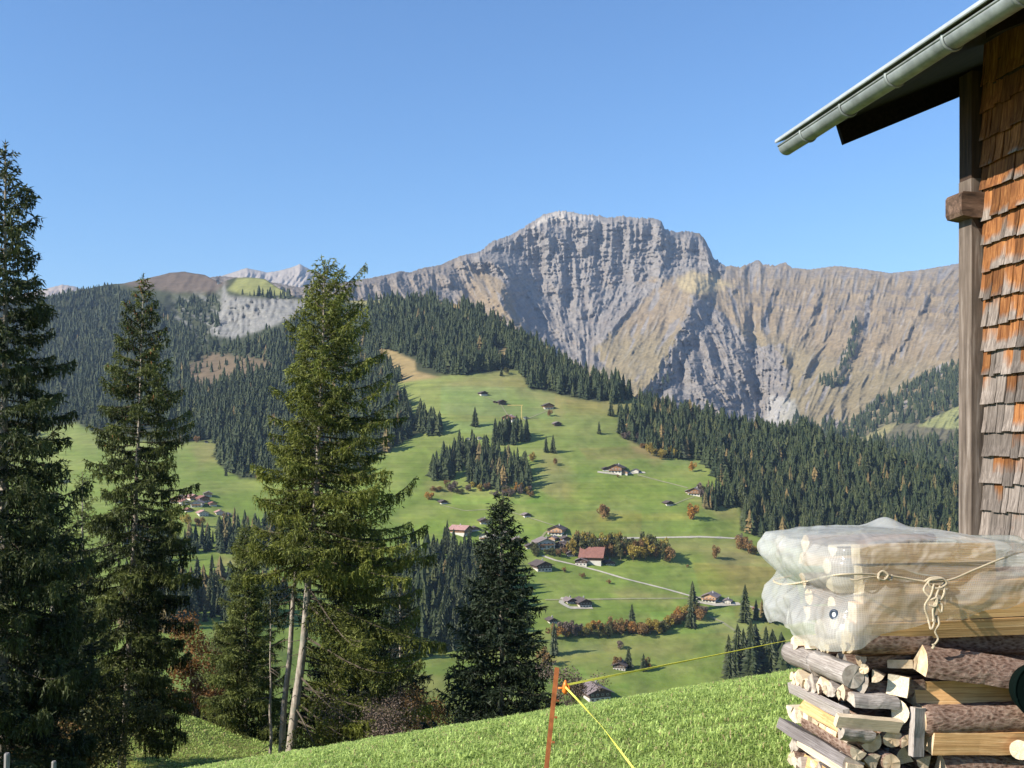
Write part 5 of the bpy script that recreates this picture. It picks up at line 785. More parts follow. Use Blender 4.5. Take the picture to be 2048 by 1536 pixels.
def log(p0, p1, r, kind, tone, label, group=None, rot=None, flat=1.0, segs=14, rough=1.0, r2=None):
    """one piece of firewood from p0 to p1: round, half, wedge or slab in section"""
    p0 = np.asarray(p0, float); p1 = np.asarray(p1, float); L = np.linalg.norm(p1 - p0); T = (p1 - p0) / L; mid = (p0 + p1) / 2; NLOG[0] += 1; sd = NLOG[0] * 13
    A = EZ - (EZ @ T) * T; A /= np.linalg.norm(A); B = np.cross(T, A); rot = LR.uniform(0, 6.28) if rot is None else rot
    if kind == 'round': th = np.linspace(0, 2 * math.pi, 19)[:-1]; S = np.stack([np.cos(th), np.sin(th) * flat], -1) * r; mi = [0] * 18
    elif kind == 'half': th = np.linspace(-math.pi / 2, math.pi / 2, 11); arc = np.stack([np.cos(th) * 1.15 - .45, np.sin(th)], -1) * r; fl = np.stack([np.full(4, -.45), np.linspace(1, -1, 6)[1:-1]], -1) * r; S = np.concatenate([arc, fl]); mi = [0] * 10 + [1] * 5
    elif kind == 'wedge': th = np.linspace(-.62, .62, 7); arc = np.stack([np.cos(th) * 1.75 - .95, np.sin(th) * 1.55], -1) * r; e0, e1 = arc[-1], arc[0]; tip = np.array([-.95, 0]) * r; S = np.concatenate([arc, [e0 * .6 + tip * .4, e0 * .25 + tip * .75], [tip], [tip * .75 + e1 * .25, tip * .4 + e1 * .6]]); mi = [0] * 6 + [1] * 6
    else: S = np.array([(-1, -flat), (0, -flat * .96), (1, -flat), (1.02, 0), (1, flat), (0, flat * 1.04), (-1, flat), (-.97, 0)]) * r; mi = [1] * 8
    n = len(S); mi = mi[:n]; c, s_ = math.cos(rot), math.sin(rot); S = S @ np.array([[c, s_], [-s_, c]]); x = np.linspace(0, 1, segs); r2 = 1.0 if r2 is None else r2
    X = x[:, None] * L; ang = np.arange(n)[None, :] / n * 2 * math.pi; ns = 1 + rough * (.055 * fbm(X / .10 + sd, np.cos(ang) * 2 + sd, 3, 3) + .035 * pn(X / .03 + sd, np.sin(ang) * 3, 5)); wob = .14 * r * rough * np.stack([pn(x * 2.2 + sd, x * 0), pn(x * 2.2, x * 0 + sd)], -1); tap = 1 + (r2 - 1) * x
    Q = S[None] * ns[..., None] * tap[:, None, None] + wob[:, None, :]; V = (p0 - mid)[None, None] + T * X[..., None] + A * Q[..., :1] + B * Q[..., 1:]
    V[0] += T * (.0018 * LR.normal(0, 1, (n, 1))); V[-1] += T * (.0018 * LR.normal(0, 1, (n, 1))); V = V.reshape(-1, 3); F4 = gridfaces(segs, n, True)[:, ::-1]; ca = V[:n].mean(0); cb = V[-n:].mean(0); nv = len(V); V = np.concatenate([V, [ca, cb]])
    F3 = [[nv, i, (i + 1) % n] for i in range(n)] + [[nv + 1, (segs - 1) * n + (i + 1) % n, (segs - 1) * n + i] for i in range(n)]
    # local axes so that the grain runs along x
    R = np.stack([T, A, B], 1); me = mesh("firewood_log", V @ R, F4, F3, None, False)
    for m_ in TONES[tone]: me.materials.append(m_)
    mis = np.array(list(np.tile(mi, segs - 1)) + [2] * (2 * n), np.int32); me.polygons.foreach_set("material_index", mis)
    sm_ = np.array([mis[i] == 0 and kind == 'round' for i in range(len(mis))]); me.polygons.foreach_set("use_smooth", sm_)
    o = bpy.data.objects.new("firewood_log", me); C.objects.link(o); o.matrix_world = Matrix([[*R[0], mid[0]], [*R[1], mid[1]], [*R[2], mid[2]], [0, 0, 0, 1]]); tag(o, label, "log", group); return o
def hlog(px0, py0, px1, py1, v, rpx, kind, tone, label, v1=None, **k):
    a = pt(px0, py0, v); b = pt(px1, py1, v if v1 is None else v1); return log(a, b, rpx / F * a[1], kind, tone, label, **k)
def build_pile():
    # long logs stacked on the right, front row, top to bottom
    hlog(1696, 1280, 1852, 1284, .03, 27, 'round', 'bark', "bark-covered log directly under the front edge of the plastic", flat=.95)
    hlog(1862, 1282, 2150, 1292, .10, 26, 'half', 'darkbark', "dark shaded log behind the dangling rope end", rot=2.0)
    hlog(1838, 1325, 2140, 1366, -.05, 36, 'wedge', 'bark', "big bark log with a pale triangular cut end, below the rope's tail", rot=1.15, segs=22, rough=1.3)
    hlog(1822, 1392, 2150, 1392, .03, 31, 'wedge', 'fresh', "orange-brown split log between two bark logs", rot=-.9)
    hlog(1836, 1440, 2150, 1434, -.03, 33, 'round', 'bark', "thick bark log second from the bottom, beside the dark bucket", flat=.9, segs=22, rough=1.4)
    hlog(1856, 1482, 2150, 1482, -.05, 22, 'slab', 'fresh', "bright yellow split log with a smooth face under the thick bark log", rot=.05, flat=.85)
    hlog(1880, 1528, 2150, 1530, -.02, 24, 'wedge', 'pale', "pale split log at the bottom edge of the view", rot=.9); hlog(1870, 1578, 2150, 1580, -.02, 24, 'round', 'bark', "bark log at the foot of the pile")
    log(pt(2040, 1500, -.16), pt(2050, 1498, .3), .045, 'round', 'pale', "pale round log end poking out at the right edge")
    # corner pieces between the stack and the side
    hlog(1795, 1372, 1806, 1366, -.05, 20, 'slab', 'pale', "square pale end at the inner corner, below the triangular end", v1=.4, rot=.1); hlog(1797, 1425, 1806, 1415, -.06, 29, 'half', 'pale', "rounded pale end at the inner corner, below the square one", v1=.4, rot=1.5, flat=1.2)
    log(pt(1836, 1415, -.075), pt(1832, 1512, -.10), .034, 'slab', 'grey', "grey slab leaning upright against the right stack", rot=.5, flat=.45)
    hlog(1702, 1398, 1790, 1403, -.03, 20, 'half', 'grey', "short grey split log lying across the front corner", rot=.2); hlog(1672, 1440, 1800, 1452, -.07, 13, 'slab', 'pale', "thin bluish-white split piece lying across the corner", rot=.35, flat=.5); hlog(1680, 1462, 1742, 1470, -.06, 18, 'wedge', 'grey', "grey-green split piece under the bluish-white one", rot=2.2)
    hlog(1712, 1360, 1712, 1352, -.01, 30, 'wedge', 'darkbark', "dark wedge-shaped end in the hollow of the corner", v1=.5, rot=1.6); hlog(1727, 1338, 1745, 1334, -.04, 10, 'round', 'bark', "small reddish branch end in the hollow", v1=.3); hlog(1752, 1352, 1762, 1345, -.05, 15, 'wedge', 'pale', "little white wedge end in the hollow", v1=.3, rot=2.6)
    hlog(1722, 1322, 1810, 1318, .10, 22, 'half', 'fresh', "shaded brown log above the hollow", rot=3.0); hlog(1800, 1328, 1806, 1324, .02, 24, 'slab', 'fresh', "upright orange plank end left of the triangular end", v1=.4, flat=.35, rot=1.5)
    # long weathered pieces along the side
    hlog(1582, 1304, 1640, 1330, .66, 21, 'round', 'grey', "pale round log at the top of the pile's side, rear half", v1=.30); hlog(1632, 1322, 1706, 1352, .34, 22, 'round', 'grey', "pale round log at the top of the pile's side, front half", v1=-.03)
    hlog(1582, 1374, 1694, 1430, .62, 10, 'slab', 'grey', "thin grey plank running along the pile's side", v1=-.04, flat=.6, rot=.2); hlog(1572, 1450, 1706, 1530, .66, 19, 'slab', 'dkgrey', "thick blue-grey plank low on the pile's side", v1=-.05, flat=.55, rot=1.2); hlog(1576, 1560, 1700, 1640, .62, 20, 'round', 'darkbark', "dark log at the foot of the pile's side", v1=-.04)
    # rows of short pieces whose ends face left
    r_ = np.random.default_rng(9)
    def row(y0b, y1b, y0f, y1f, n, tones, lab, grp, pb=1577, pf=1690):
        for i in range(n):
            f = (i + .5) / n + r_.uniform(-.2, .2) / n; v = .64 * (1 - f); px = pb + (pf - pb) * f ** 1.12; yc = (y0b + y1b) / 2 * (1 - f) + (y0f + y1f) / 2 * f + r_.uniform(-3, 3); hh = (y1b - y0b) * (1 - f) + (y1f - y0f) * f; a = pt(px, yc, v); a = a + E1 * r_.uniform(-.025, .02); D = a[1]; rr = min(.38 * hh / F * D, .048)
            log(a, a + E1 * .42 + E2 * r_.uniform(-.02, .02), rr * r_.uniform(.75, 1.1), ('wedge', 'slab', 'half', 'wedge')[r_.integers(4)], tones[r_.integers(len(tones))], lab, grp, segs=6, flat=.7)
    row(1268, 1302, 1278, 1312, 9, ['pale', 'fresh', 'fresh', 'pale'], "short split piece in the row just under the plastic on the pile's side", "end pieces under the plastic", 1580, 1700)
    row(1328, 1378, 1358, 1412, 10, ['fresh', 'pale', 'grey', 'pale', 'pale'], "short split piece in the side row above the thin grey plank", "end pieces above the grey plank"); row(1342, 1378, 1370, 1405, 6, ['grey', 'pale', 'fresh'], "weathered short piece in the side row above the thin grey plank", "end pieces above the grey plank")
    row(1396, 1444, 1446, 1496, 9, ['fresh', 'grey', 'pale', 'pale'], "short weathered piece in the side row between the two planks", "end pieces between the planks", 1577, 1688)
    row(1486, 1540, 1545, 1600, 8, ['grey', 'dkgrey', 'pale'], "dark short piece in the lowest visible side row", "end pieces of the lowest side row", 1577, 1690); row(1470, 1500, 1500, 1536, 7, ['grey', 'pale', 'dkgrey'], "dark short piece in the lowest visible side row", "end pieces of the lowest side row", 1580, 1690)
    # ends facing the viewer at the lower front corner
    k = 0
    for yy in (1484, 1522, 1562, 1600):
        for xx in (1712, 1746, 1780, 1814, 1846):
            if yy < 1500 and xx > 1820: continue
            x = xx + r_.uniform(-6, 6); y = yy + r_.uniform(-7, 7) - (14 if xx < 1720 else 0); a = pt(x, y, -.05 + r_.uniform(-.03, .03)); kd = ('wedge', 'half', 'slab', 'round', 'wedge')[r_.integers(5)]
            tn = ('fresh', 'pale', 'fresh', 'pale', 'bark')[r_.integers(5)]; log(a, a + E2 * .5, r_.uniform(.038, .056), kd, tn, {'fresh': 'yellow', 'pale': 'pale', 'bark': 'bark-edged'}[tn] + ' ' + {'wedge': 'three-cornered', 'half': 'half-round', 'slab': 'square', 'round': 'round'}[kd] + " cut end in the lower front corner, " + {1484: 'upper row', 1522: 'second row', 1562: 'third row', 1600: 'bottom row'}[yy], "cut ends at the front corner", segs=6, flat=.8); k += 1
    # under the plastic and inside the stack
    for i, yy in enumerate((1084, 1124, 1165, 1208, 1244)):
        for j, v in enumerate((.015, .25, .5)):
            zz = -.545 - i * .088; a = pl(r_.uniform(-.01, .05), v, zz + r_.uniform(-.008, .008)); b_ = pl(.74 if i < 2 else 1.3, v, zz); log(a, b_, .046 * r_.uniform(.9, 1.06), ('wedge', 'half', 'round')[(i + j) % 3] if j else 'slab', ('fresh', 'pale', 'fresh', 'pale')[(i * 2 + j) % 4], "long log in the " + ('top', 'second', 'middle', 'fourth', 'lowest')[i] + " layer beneath the plastic, " + ('at the front', 'in the middle', 'at the back')[j], "logs beneath the plastic", segs=8, flat=.92, rot=(None if j else r_.uniform(-.25, .25)))
    for i in range(8):
        for v in (.20, .42):
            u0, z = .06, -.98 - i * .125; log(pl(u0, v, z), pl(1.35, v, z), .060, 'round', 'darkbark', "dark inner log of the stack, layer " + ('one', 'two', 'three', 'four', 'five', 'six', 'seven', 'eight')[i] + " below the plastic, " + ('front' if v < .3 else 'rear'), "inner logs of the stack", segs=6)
build_pile()

from mathutils.bvhtree import BVHTree
TB = [None]
def snap(px, py, off=.006):
    d = atv(px, py, 1.0).normalized(); h = TB[0].ray_cast(Vector((0, 0, 0)), d)
    return np.array(h[0] - d * off) if h[0] is not None else pt(px, py, -.13)
def build_tarp():
    # the loop: corner-rounded rectangle around the pile
    NS, NV = 420, 96; v0, v1, R = -.085, .76, .085
    def loop(uL, uR):
        P = []
        for cx, cy, a0 in ((uR - R, v0 + R, -90), (uR - R, v1 - R, 0), (uL + R, v1 - R, 90), (uL + R, v0 + R, 180)):
            for a in np.radians(np.linspace(a0, a0 + 90, 9)): P.append((cx + R * math.cos(a), cy + R * math.sin(a)))
        P.append(P[0]); P = np.array(P); s = np.concatenate([[0], np.cumsum(np.hypot(*np.diff(P, axis=0).T))]); q = np.linspace(0, 1, NS, endpoint=False)
        return P, s, q
    V = np.zeros((NV, NS, 3)); lift = np.zeros((NV, NS)); q = np.linspace(0, 1, NS, endpoint=False)
    Pa, sa, _ = loop(-.05, .80); Pb, sb, _ = loop(-.05, 1.42)
    def samp(P, s): return np.stack([np.interp(q * s[-1], s, P[:, 0]), np.interp(q * s[-1], s, P[:, 1])], -1)
    # same parameter on both loops: piecewise by corner index
    def samp2(P): k = q * (len(P) - 1); i = np.minimum(k.astype(int), len(P) - 2); f = (k - i)[:, None]; return P[i] * (1 - f) + P[i + 1] * f
    # parameter with even spacing on the wide loop, matched vertex by vertex
    kk = np.interp(q * sb[-1], sb, np.arange(len(Pb)))
    def at_k(P): i = np.minimum(kk.astype(int), len(P) - 2); f = (kk - i)[:, None]; return P[i] * (1 - f) + P[i + 1] * f
    A = at_k(Pa); B = at_k(Pb); cen = np.array([.45, .33])
    du = np.clip(B[:, 0], -.05, 1.42); side = sm(.62, .70, B[:, 1]) ; frontm = sm(.2, -.05, B[:, 1]); leftm = sm(.05, -.04, B[:, 0])
    uu = B[:, 0]
    ztop = np.interp(uu, [-.05, .1, .35, .55, .8, 1.42], [-.500, -.485, -.475, -.470, -.475, -.50]); zrope = np.interp(uu, [-.05, .05, .28, .50, .66, 1.42], [-.735, -.66, -.628, -.665, -.605, -.56]) + .02 * side
    zrope = zrope * 1.0 - .0 * leftm; zbot = np.interp(uu, [-.05, 0, .03, .10, .2, .5, .7, .74, 1.0, 1.42], [-.99, -.98, -.95, -.90, -.872, -.85, -.80, -.80, -.74, -.74]) + .035 * pn(q * 18, q * 0, 4)
    zbot = np.where(leftm > .5, -.985 + .03 * pn(q * 30, q * 0, 6) - .03 * np.sin(B[:, 1] * 9), zbot)
    S = np.arange(NS); nr = int(NV * .62); nrm = A - cen; nrm = np.stack([np.gradient(np.concatenate([B[-1:], B, B[:1]])[:, 1])[1:-1], -np.gradient(np.concatenate([B[-1:], B, B[:1]])[:, 0])[1:-1]], -1); nrm /= np.linalg.norm(nrm, axis=1)[:, None] + 1e-9
    perx = B[:, 0] * 1.0 + B[:, 1] * 1.7
    for r in range(nr):
        t = r / (nr - 1); h = 1.0                                     # bottom -> rim
        tz = .5                                                       # row share under the rope
        if t < tz: k = t / tz; z = zbot * (1 - k) + zrope * k; wid = 1.0; out = .022 * (1 - k) ** .7 + .012 * math.sin(k * math.pi) * 1.0
        else: k = (t - tz) / (1 - tz); z = zrope * (1 - k) + ztop * k; wid = 1 - sm(.0, .22, k); out = .038 * math.sin(min(1, k * 1.25) * math.pi * .5) ** .8 * (1 - .45 * k ** 3)
        base = B * wid + A * (1 - wid); pinch = math.exp(-((t - tz) / .10) ** 2)
        cru = 0
        for i_, (f_, th_, a_) in enumerate(((2.3, .5, .020), (3.1, 2.1, .016), (4.7, 1.2, .011), (6.1, 2.7, .008), (8.9, .2, .005), (11.0, 1.7, .004))):
            w_ = f_ * (perx * math.cos(th_) + .75 * t * math.sin(th_)) + .35 * fbm(perx * 2.2, perx * 0 + t * 1.7, 20 + i_, 2) + i_ * .37; cru = cru + a_ * (np.abs((w_ % 1) - .5) * 4 - 1)
        fold = .33 * cru + .35 * (.35 - np.abs(fbm(perx * 3.6 + 1.2 * t, perx * 1.5 + t * 2.0, 8, 2)) * 2) * .030 + (.3 - np.abs(pn(perx * 9 - 5 * t, perx * 3 + t * 4, 9)) * 1.6) * .006
        rad = .030 * np.exp(-((B[:, 0] - .28) / .10) ** 2) * frontm * math.exp(-((t - tz) / .22) ** 2)
        bul = out * (.5 + 2.3 * leftm - .4 * frontm * sm(.05, .3, B[:, 0]) + .6 * pn(perx * 2.6, perx * 0 + t * 2.1, 10)) + fold * (.7 + .5 * (1 - pinch)) * (1 - .45 * frontm) + .005 * fbm(perx * 8, perx * 0 + t * 7, 11, 2) - .010 * pinch - rad
        lift[r] = np.clip(bul, 0, .12); V[r, :, :2] = base + nrm * bul[:, None]; V[r, :, 2] = z + .010 * fbm(perx * 5, perx * 0 + t * 4, 12, 2) * (1 if 0 < r else .3)
    rim = V[nr - 1].copy(); lift[nr:] = .07
    for r in range(nr, NV):
        t = (r - nr + 1) / (NV - nr); c = np.stack([np.clip(rim[:, 0], .22, .62), np.full(NS, .33), np.full(NS, -.470)], -1); k = t ** .8; V[r] = rim * (1 - k) + c * k
        bum = .018 * math.sin(min(t * 1.3, 1) * math.pi * .5) * (1 - .35 * t) + .050 * np.exp(-((V[r, :, 0] - .50) / .06) ** 2 - ((V[r, :, 1] - .55) / .14) ** 2); V[r, :, 2] += bum + .012 * fbm(V[r, :, 0] * 6, V[r, :, 1] * 6, 14, 3) * (1 - t * .5)
    me = mesh("plastic_sheet", pl(0, 0, 0) * 0 + L2W(PO, V.reshape(-1, 3)), gridfaces(NV, NS, True), None, None, True, attrs={'lift': lift.ravel(), 'pu': np.where(np.arange(NV)[:, None] >= nr, V[..., 0], np.arange(NS)[None] / NS * sb[-1]).ravel(), 'pz': np.where(np.arange(NV)[:, None] >= nr, V[..., 1], V[..., 2]).ravel()})
    m, t, b = nm("reinforced_translucent_plastic"); b.inputs['Base Color'].default_value = (.80, .86, .86, 1); b.inputs['Roughness'].default_value = .16; b.inputs['Specular IOR Level'].default_value = .6
    # woven reinforcing grid
    cmb = t.nodes.new("ShaderNodeCombineXYZ"); t.links.new(attr(t, 'pu').outputs['Fac'], cmb.inputs[0]); t.links.new(attr(t, 'pz').outputs['Fac'], cmb.inputs[1]); sx = t.nodes.new("ShaderNodeSeparateXYZ"); t.links.new(cmb.outputs[0], sx.inputs[0])
    def lines(v): f = math_(t, 'FRACT', math_(t, 'MULTIPLY', v, 120.0)); return math_(t, 'LESS_THAN', f, .28)
    grid = math_(t, 'MAXIMUM', lines(sx.outputs[0]), lines(sx.outputs[1])); dirt = noise(t, 5, 4, .6, coords(t, 'Object'))
    col = mixc(t, ramp(t, dirt, [(.55, (0, 0, 0)), (.8, (.6, .6, .6))]), (.88, .88, .84), (.60, .52, .40)); t.links.new(col, b.inputs['Base Color']); bump(t, b, math_(t, 'ADD', grid, math_(t, 'MULTIPLY', noise(t, 30, 4, .6, coords(t, 'Object')), 3.0)),   .22, .003)
    tr = t.nodes.new("ShaderNodeBsdfTranslucent"); t.links.new(col, tr.inputs[0]); tp = t.nodes.new("ShaderNodeBsdfTransparent"); tp.inputs[0].default_value = (.93, .95, .93, 1)
    m1 = t.nodes.new("ShaderNodeMixShader"); m1.inputs[0].default_value = .5; t.links.new(b.outputs[0], m1.inputs[1]); t.links.new(tr.outputs[0], m1.inputs[2])
    m2 = t.nodes.new("ShaderNodeMixShader"); tf = math_(t, 'SUBTRACT', math_(t, 'SUBTRACT', .78, math_(t, 'MULTIPLY', attr(t, 'lift').outputs['Fac'], 2.6)), math_(t, 'MULTIPLY', grid, .12)); tf = math_(t, 'SUBTRACT', tf, math_(t, 'MULTIPLY', dirt, .12)); t.links.new(tf, m2.inputs[0]); t.links.new(m1.outputs[0], m2.inputs[1]); t.links.new(tp.outputs[0], m2.inputs[2]); t.links.new(m2.outputs[0], t.nodes["Material Output"].inputs[0])
    me.materials.append(m); o = link("plastic_sheet", me); tag(o, "crumpled translucent plastic sheet tied over the firewood pile", "tarp")
    TB[0] = BVHTree.FromPolygons([tuple(v.co) for v in me.vertices], [tuple(p.vertices) for p in me.polygons])
    # eyelet
    c = snap(1668, 1229, .004); nrm_ = np.array([-.62, -.75, .1]); nrm_ /= np.linalg.norm(nrm_); ax = np.cross(nrm_, EZ); ax /= np.linalg.norm(ax); ay = np.cross(ax, nrm_)
    b_ = MB(); th = np.linspace(0, 2 * math.pi, 25); b_.tube([c + .016 * (math.cos(a) * ax + math.sin(a) * ay * 1.15) for a in th], .007, 8, False); me_ = b_.obj("eyelet", simple("dark_blue_eyelet", (.03, .045, .07), .4, .1, 20.0), o, smooth=True)
    b_ = MB(); b_.tube([c - nrm_ * .003, c + nrm_ * .002], .0125, 16); b_.obj("eyelet_hole", simple("pale_eyelet_hole", (.45, .48, .48), .6, .1, 20.0), me_)
    return o
build_tarp()
def build_rope():
    m, t, b = nm("pale_twisted_rope"); b.inputs['Roughness'].default_value = .9; w = node(t, "ShaderNodeTexWave"); w.inputs['Scale'].default_value = 90; w.inputs['Distortion'].default_value = 1.0; t.links.new(coords(t, 'Object', (1, 1, .8)), w.inputs['Vector']); t.links.new(ramp(t, w.outputs[1], [(.2, (.40, .31, .19)), (.7, (.68, .58, .42))]), b.inputs['Base Color']); bump(t, b, w.outputs[1], .8, .003)
    r = empty("rope", tuple(snap(1765, 1152))); o0 = np.array(r.location); tag(r, "pale cord knotted round the plastic sheet with looped ends hanging", "rope")
    def tb(P, rad, name="cord", n=10):
        P = np.array(P, float); s = np.linspace(0, len(P) - 1, len(P) * n); k = np.minimum(s.astype(int), len(P) - 2); f = (s - k)[:, None]
        p0 = P[np.maximum(k - 1, 0)]; p1 = P[k]; p2 = P[k + 1]; p3 = P[np.minimum(k + 2, len(P) - 1)]; Q = .5 * ((2 * p1) + (-p0 + p2) * f + (2 * p0 - 5 * p1 + 4 * p2 - p3) * f ** 2 + (-p0 + 3 * p1 - 3 * p2 + p3) * f ** 3)
        b_ = MB(); b_.tube(Q - o0, rad, 7); return b_.obj(name, m, r, smooth=True)
    tb([pl(.02, .66, -.73), snap(1548, 1160, -.01), snap(1560, 1168), snap(1582, 1168), snap(1612, 1163, 0.004), snap(1680, 1149, 0.010), snap(1765, 1150, 0.010), snap(1830, 1160, 0.015), snap(1868, 1164, 0.020), snap(1905, 1158, 0.015), snap(1950, 1139, 0.005), snap(2010, 1115, 0.004), snap(2070, 1100, 0.004), snap(2300, 1080, 0.004)], .0048)
    tb([snap(1755, 1150, 0.015), snap(1765, 1142, 0.025), snap(1776, 1150, 0.030), snap(1768, 1160, 0.025), snap(1757, 1156, 0.030), snap(1762, 1146, 0.015), snap(1778, 1158, 0.015)], .0052, "knot"); tb([snap(1768, 1156, 0.015), snap(1782, 1160, 0.025), snap(1784, 1150, 0.015)], .0045, "knot"); tb([snap(1700, 1158, 0.004), snap(1712, 1160, 0.015), snap(1730, 1156, 0.015), snap(1760, 1152, 0.015)], .0034, "knot")
    kn = [snap(1850, 1163, 0.025), snap(1862, 1156, 0.040), snap(1882, 1156, 0.045), snap(1893, 1166, 0.040), snap(1880, 1176, 0.045), snap(1862, 1174, 0.040), snap(1858, 1162, 0.055), snap(1874, 1158, 0.060), snap(1890, 1160, 0.035), snap(1884, 1172, 0.030)]; tb(kn, .0056, "knot")
    tb([snap(1856, 1164, 0.035), snap(1848, 1180, 0.035), snap(1862, 1196, 0.040), snap(1880, 1200, 0.035), snap(1889, 1184, 0.040), snap(1886, 1168, 0.035)], .0052, "loop"); tb([snap(1868, 1168, 0.045), snap(1862, 1190, 0.045), snap(1850, 1212, 0.045), snap(1856, 1236, 0.040), snap(1862, 1258, 0.035), snap(1868, 1246, 0.040), snap(1866, 1222, 0.045), snap(1872, 1200, 0.045)], .0050, "loop")
    tb([snap(1880, 1172, 0.040), snap(1872, 1200, 0.050), snap(1882, 1224, 0.045), snap(1885, 1212, 0.045), snap(1876, 1206, 0.040), snap(1868, 1226, 0.035), snap(1866, 1244, 0.035)], .0050, "loop"); tb([snap(1866, 1240, 0.030), snap(1874, 1232, 0.035), snap(1878, 1248, 0.035), snap(1870, 1262, 0.030), snap(1876, 1278, 0.025), snap(1866, 1292, 0.020)], .0048, "loop"); tb([snap(1862, 1200, 0.050), snap(1874, 1196, 0.055), snap(1872, 1212, 0.050), snap(1858, 1210, 0.050)], .0050, "loop")
    for q in (snap(1866, 1288, 0.020), snap(1874, 1236, 0.035)): tb([q, q + np.array([.003, 0, -.012]), q + np.array([-.004, 0, -.022])], .0065, "knot")
build_rope()
def build_bucket():
    c = pt(2078, 1380, -.20); r = empty("bucket", tuple(c)); tag(r, "dark green bucket hung on its side before the logs at the right edge", "bucket"); m = simple("dark_green_enamel", (.002, .006, .005), .9, .2, 8.0, spec=.05); k = .130; d = np.array([.10, -.99, .06]); d /= np.linalg.norm(d)
    b = MB(); b.tube([d * .02, d * .0, -d * .03, -d * .06], [k * .985, k, k * .93, k * .86], 40); b.obj("body", m, r, smooth=False); b = MB(); th = np.linspace(0, 2 * math.pi, 49); X = np.cross(d, EZ); X /= np.linalg.norm(X); Y = np.cross(X, d); b.tube([d * .018 + k * (math.cos(a) * X + math.sin(a) * Y) for a in th], .006, 8, False); b.obj("rim", m, r, smooth=True)
    b = MB(); b.tube([d * .03 + k * (math.cos(a) * X * 1.0 + math.sin(a) * Y * .96) + d * .03 * math.sin(a) for a in np.linspace(-2.9, -.25, 20)], .004, 6); b.obj("handle", m, r, smooth=True)
build_bucket()
# ------------------------------------------------------------------ electric fence, posts, grass
def build_fence():
    rust = simple("rusty_orange_iron", (.33, .11, .035), .75, .35, 18.0, .2, bmp=.002); p0 = atv(1086, 1600, 5.95); p1 = atv(1114, 1335, 6.05); g = float(zf(p0.x, p0.y)); r = empty("fence_post", (p0.x, p0.y, g)); tag(r, "leaning rusty iron fence post in the foreground grass", "fence post"); o = np.array(r.location)
    a = np.array(p0) - o; a = a + (a - (np.array(p1) - o)) * .25; c = np.array(p1) - o; ax = (c - a) / np.linalg.norm(c - a); X = np.array([1., 0, 0]) - ax[0] * ax; X /= np.linalg.norm(X); Y = np.cross(ax, X)
    sec = [(-.014, -.004), (.014, -.004), (.014, 0), (.003, .002), (.003, .022), (-.001, .022), (-.001, .002), (-.014, 0)]; b = MB(); b.prism([a + X * x + Y * y for x, y in sec][::-1], c - a); b.obj("shaft", rust, r)
    f = lambda t_: a + (c - a) * t_
    for t_ in (.55, .70, .80):
        b = MB(); b.tube([f(t_) + X * .017 - Y * .01, f(t_) + X * .034 - Y * .012], [.008, .006], 6); b.obj("lug", rust, r)
    ins = simple("orange_plastic_insulator", (.75, .20, .03), .4, .1, 10.0); q = np.array(atv(1131, 1376, 5.98)) - o; b = MB(); b.tube([q + np.array([-.045, 0, .0]), q], .006, 8); b.tube([q + np.array([0, 0, .048]), q + np.array([0, 0, .02]), q + np.array([-.004, 0, -.02]), q + np.array([0, 0, -.036])], [.004, .016, .017, .008], 10); b.tube([q + np.array([.012, -.004, .022]), q + np.array([.024, -.006, .0]), q + np.array([.010, -.004, -.022])], .005, 6); b.obj("insulator", ins, r, smooth=True)
    tape = simple("yellow_fence_tape", (.74, .70, .10), .55, .15, 60.0, sc=(1, 1, 1))
    def ribbon(P, w, tw, label, sag=0.0):
        P = np.array(P, float); n = 60; s = np.linspace(0, 1, n); k = s * (len(P) - 1); i = np.minimum(k.astype(int), len(P) - 2); Q = P[i] * (1 - (k - i))[:, None] + P[i + 1] * (k - i)[:, None]; Q[:, 2] -= sag * 4 * s * (1 - s); T = np.gradient(Q, axis=0); T /= np.linalg.norm(T, axis=1)[:, None]; A = np.cross(T, [0, 1., 0]); A /= np.linalg.norm(A, axis=1)[:, None]; B = np.cross(T, A); an = tw * s
        N = A * np.cos(an)[:, None] + B * np.sin(an)[:, None]; M_ = np.cross(T, N) * .0008; V = np.stack([Q - N * w / 2 - M_, Q + N * w / 2 - M_, Q + N * w / 2 + M_, Q - N * w / 2 + M_], 1); b = MB(); b.add(V.reshape(-1, 3), gridfaces(n, 4, True)); tag(b.obj("fence_tape", tape), label, "fence tape")
    q_ = np.array(atv(1131, 1370, 5.97)); e = np.array(atv(1565, 1281, 6.25)); ribbon([q_, e, e + (e - q_) * .35], .012, 2.4, "yellow fence tape stretched from the post up behind the wood pile", .006)
    q2 = np.array(atv(1131, 1374, 5.95)); ribbon([q2, np.array(atv(1200, 1448, 5.6)), np.array(atv(1262, 1530, 5.1)), np.array(atv(1345, 1640, 4.4))], .010, -5.2, "yellow fence tape running down into the grass toward the viewer", .0)
    gp = woodmat("grey_stake_timber", (.12, .11, .10), (.30, .28, .26), (.48, .46, .43), 2)
    for px, py, D, lb in ((14, 1506, 18.0, "grey wooden stake at the bottom left corner"), (108, 1522, 20.0, "grey wooden stake right of the corner stake")):
        p = np.array(atv(px, py, D)); z0 = float(zf(p[0], p[1])); b = MB(); b.tube([(p[0] - .02, D, z0 - .3), (p[0], D, p[2] - .03), (p[0], D, p[2])], [.05, .048, .036], 9); tag(b.obj("fence_stake", gp), lb, "fence post")
build_fence()

